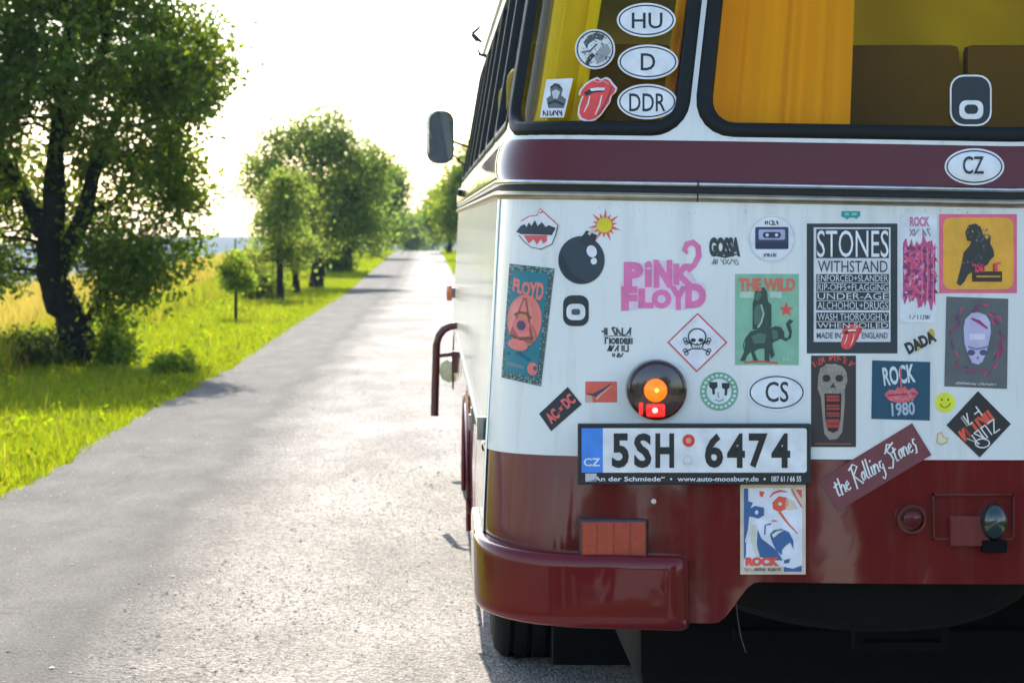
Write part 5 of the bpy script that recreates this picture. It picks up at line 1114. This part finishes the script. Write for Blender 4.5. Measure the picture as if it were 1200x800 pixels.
# poison warning diamond
s = Sticker('white diamond warning sticker with skull and crossbones in a red border'); D_ = [(817.5, 366.5), (852.5, 401), (816.5, 436), (782, 401)]; s.poly(D_, (202, 214, 222), 0); s.frame(D_, 1.6, (192, 62, 72), 1)
s.ring(817, 394.5, 11, 10.2, 1.5, INK, 2, 'print'); s.line([(807.5, 399), (810, 404), (812, 408.5), (822, 408.5), (824, 404), (826.5, 399)], 1.5, INK, 2); s.ell(812.5, 398.5, 3, 2.2, INK, 2, n=16); s.ell(821.5, 398.5, 3, 2.2, INK, 2, n=16); s.poly([(815.7, 404), (818.3, 404), (817, 401)], INK, 2)
for k in (814.5, 817, 819.5): s.line([(k, 405.5), (k, 408.5)], .8, INK, 2)
for a, b in (((803, 399.5), (831, 412)), ((831, 399.5), (803, 412))):
    s.line([a, (a[0]*.72+b[0]*.28, a[1]*.72+b[1]*.28)], 1.6, INK, 2); s.line([b, (b[0]*.72+a[0]*.28, b[1]*.72+a[1]*.28)], 1.6, INK, 2)
    for q_ in (a, b): s.ring(q_[0], q_[1]-1.5, 2.6, 2.6, 1.1, INK, 2, 'print', 12); s.ring(q_[0]+(1.5 if q_[0] < 817 else -1.5), q_[1]+1.8, 2.6, 2.6, 1.1, INK, 2, 'print', 12)
s.done()
# blue and red face poster under the plate
O = lambda L: [(860+x/6.667, 560+y/6.667) for x, y in L]
BL, RD, CR = (54, 92, 138), (206, 84, 62), (188, 182, 160)
s = Sticker('cream bordered poster sticker with a shouting blue and red face', lift=.0032); s.rect(867.5, 567, 944, 672.5, CR, 0); s.rect(871.5, 571.5, 940, 669, (200, 212, 224), 1)
s.poly(O([(78, 80), (112, 80), (112, 180), (150, 190), (120, 250), (140, 300), (95, 480), (95, 600), (78, 640)]), BL, 2); s.poly(O([(120, 240), (165, 215), (235, 230), (235, 290), (190, 315), (140, 300)]), BL, 3); s.ell(*O([(178, 266)])[0], 2.2, 2.6, (190, 204, 220), 4, n=12); s.poly(O([(185, 400), (215, 470), (280, 520), (340, 570), (380, 640), (300, 640), (190, 610), (180, 500)]), BL, 2)
s.line(O([(130, 300), (120, 400), (95, 500)]), 3, (196, 204, 196), 3); s.line(O([(160, 360), (150, 480), (190, 610)]), 4, (190, 196, 176), 3); s.poly(O([(300, 190), (350, 140), (410, 150), (425, 200), (400, 245), (350, 262), (305, 240)]), RD, 2); s.ell(*O([(360, 200)])[0], 2.4, 2, (222, 200, 180), 3, n=12)
s.line(O([(280, 150), (310, 115), (360, 98), (420, 108)]), [1, 2.4, 2.6, 1], RD, 2); s.line(O([(355, 262), (420, 350), (500, 435)]), [3, 2, 1], RD, 2); s.poly(O([(440, 70), (530, 88), (530, 235), (500, 180), (460, 130)]), CR, 2); s.poly(O([(480, 88), (530, 88), (530, 160)]), RD, 3); s.line(O([(450, 80), (490, 160), (530, 225)]), 1.6, RD, 3); s.poly(O([(410, 150), (470, 180), (500, 240), (430, 250), (400, 245)]), CR, 2); s.poly(O([(200, 100), (240, 105), (225, 150), (200, 135)]), RD, 2)
s.poly(O([(280, 440), (310, 405), (370, 395), (430, 420), (465, 490), (465, 555), (440, 500), (400, 530), (375, 560), (375, 600), (330, 560), (300, 500)]), BL, 3); s.poly(O([(295, 440), (340, 410), (395, 405), (350, 430), (310, 465)]), (196, 200, 184), 4); s.line(O([(290, 355), (245, 365), (240, 440)]), 1.6, BL, 3); s.poly(O([(390, 640), (440, 625), (430, 660), (395, 665)]), BL, 3); s.poly(O([(390, 690), (460, 705), (530, 680), (530, 728), (390, 728)]), BL, 2); s.line(O([(295, 330), (335, 333)]), 1.4, RD, 3)
s.text('ROCK', *O([(90, 615)])[0], *O([(355, 685)])[0], RD, 4, .08); s.rect(871.5, 663.5, 918, 669, CR, 4); s.scrib(872.5, 665, 916, 668.3, (90, 100, 104), 5, 0, 45, .9); s.done()
# specks of dirt and chips on the white panel
s = Sticker('scattered chips and dirt specks on the white panel', 'paint_chips', lift=.0006); s.speckle(lambda u, v: True, (640, 243, 1195, 250), 26, [(110, 100, 84)], 0, .4, 1.0, 3); s.speckle(lambda u, v: True, (610, 255, 1190, 530), 40, [(130, 134, 128)], .1, .3, .7, 5); s.done()

# ------------------------------------------------------------------ hazy air over the valley
m = bpy.data.materials.new('haze_air'); m.use_nodes = True; n = m.node_tree; n.nodes.clear()
pv = n.nodes.new('ShaderNodeVolumePrincipled'); pv.inputs['Color'].default_value = (.5, .74, 1, 1); pv.inputs['Density'].default_value = .0002; pv.inputs['Anisotropy'].default_value = .1
oo = n.nodes.new('ShaderNodeOutputMaterial'); n.links.new(pv.outputs[0], oo.inputs['Volume'])
hz = MB(); hz.box(-2150, 2150, -1250, 2150, -36, 9); h_ = hz.build('haze', m); tag(h_, 'thin bluish haze lying over the whole valley', 'haze', kind='stuff')
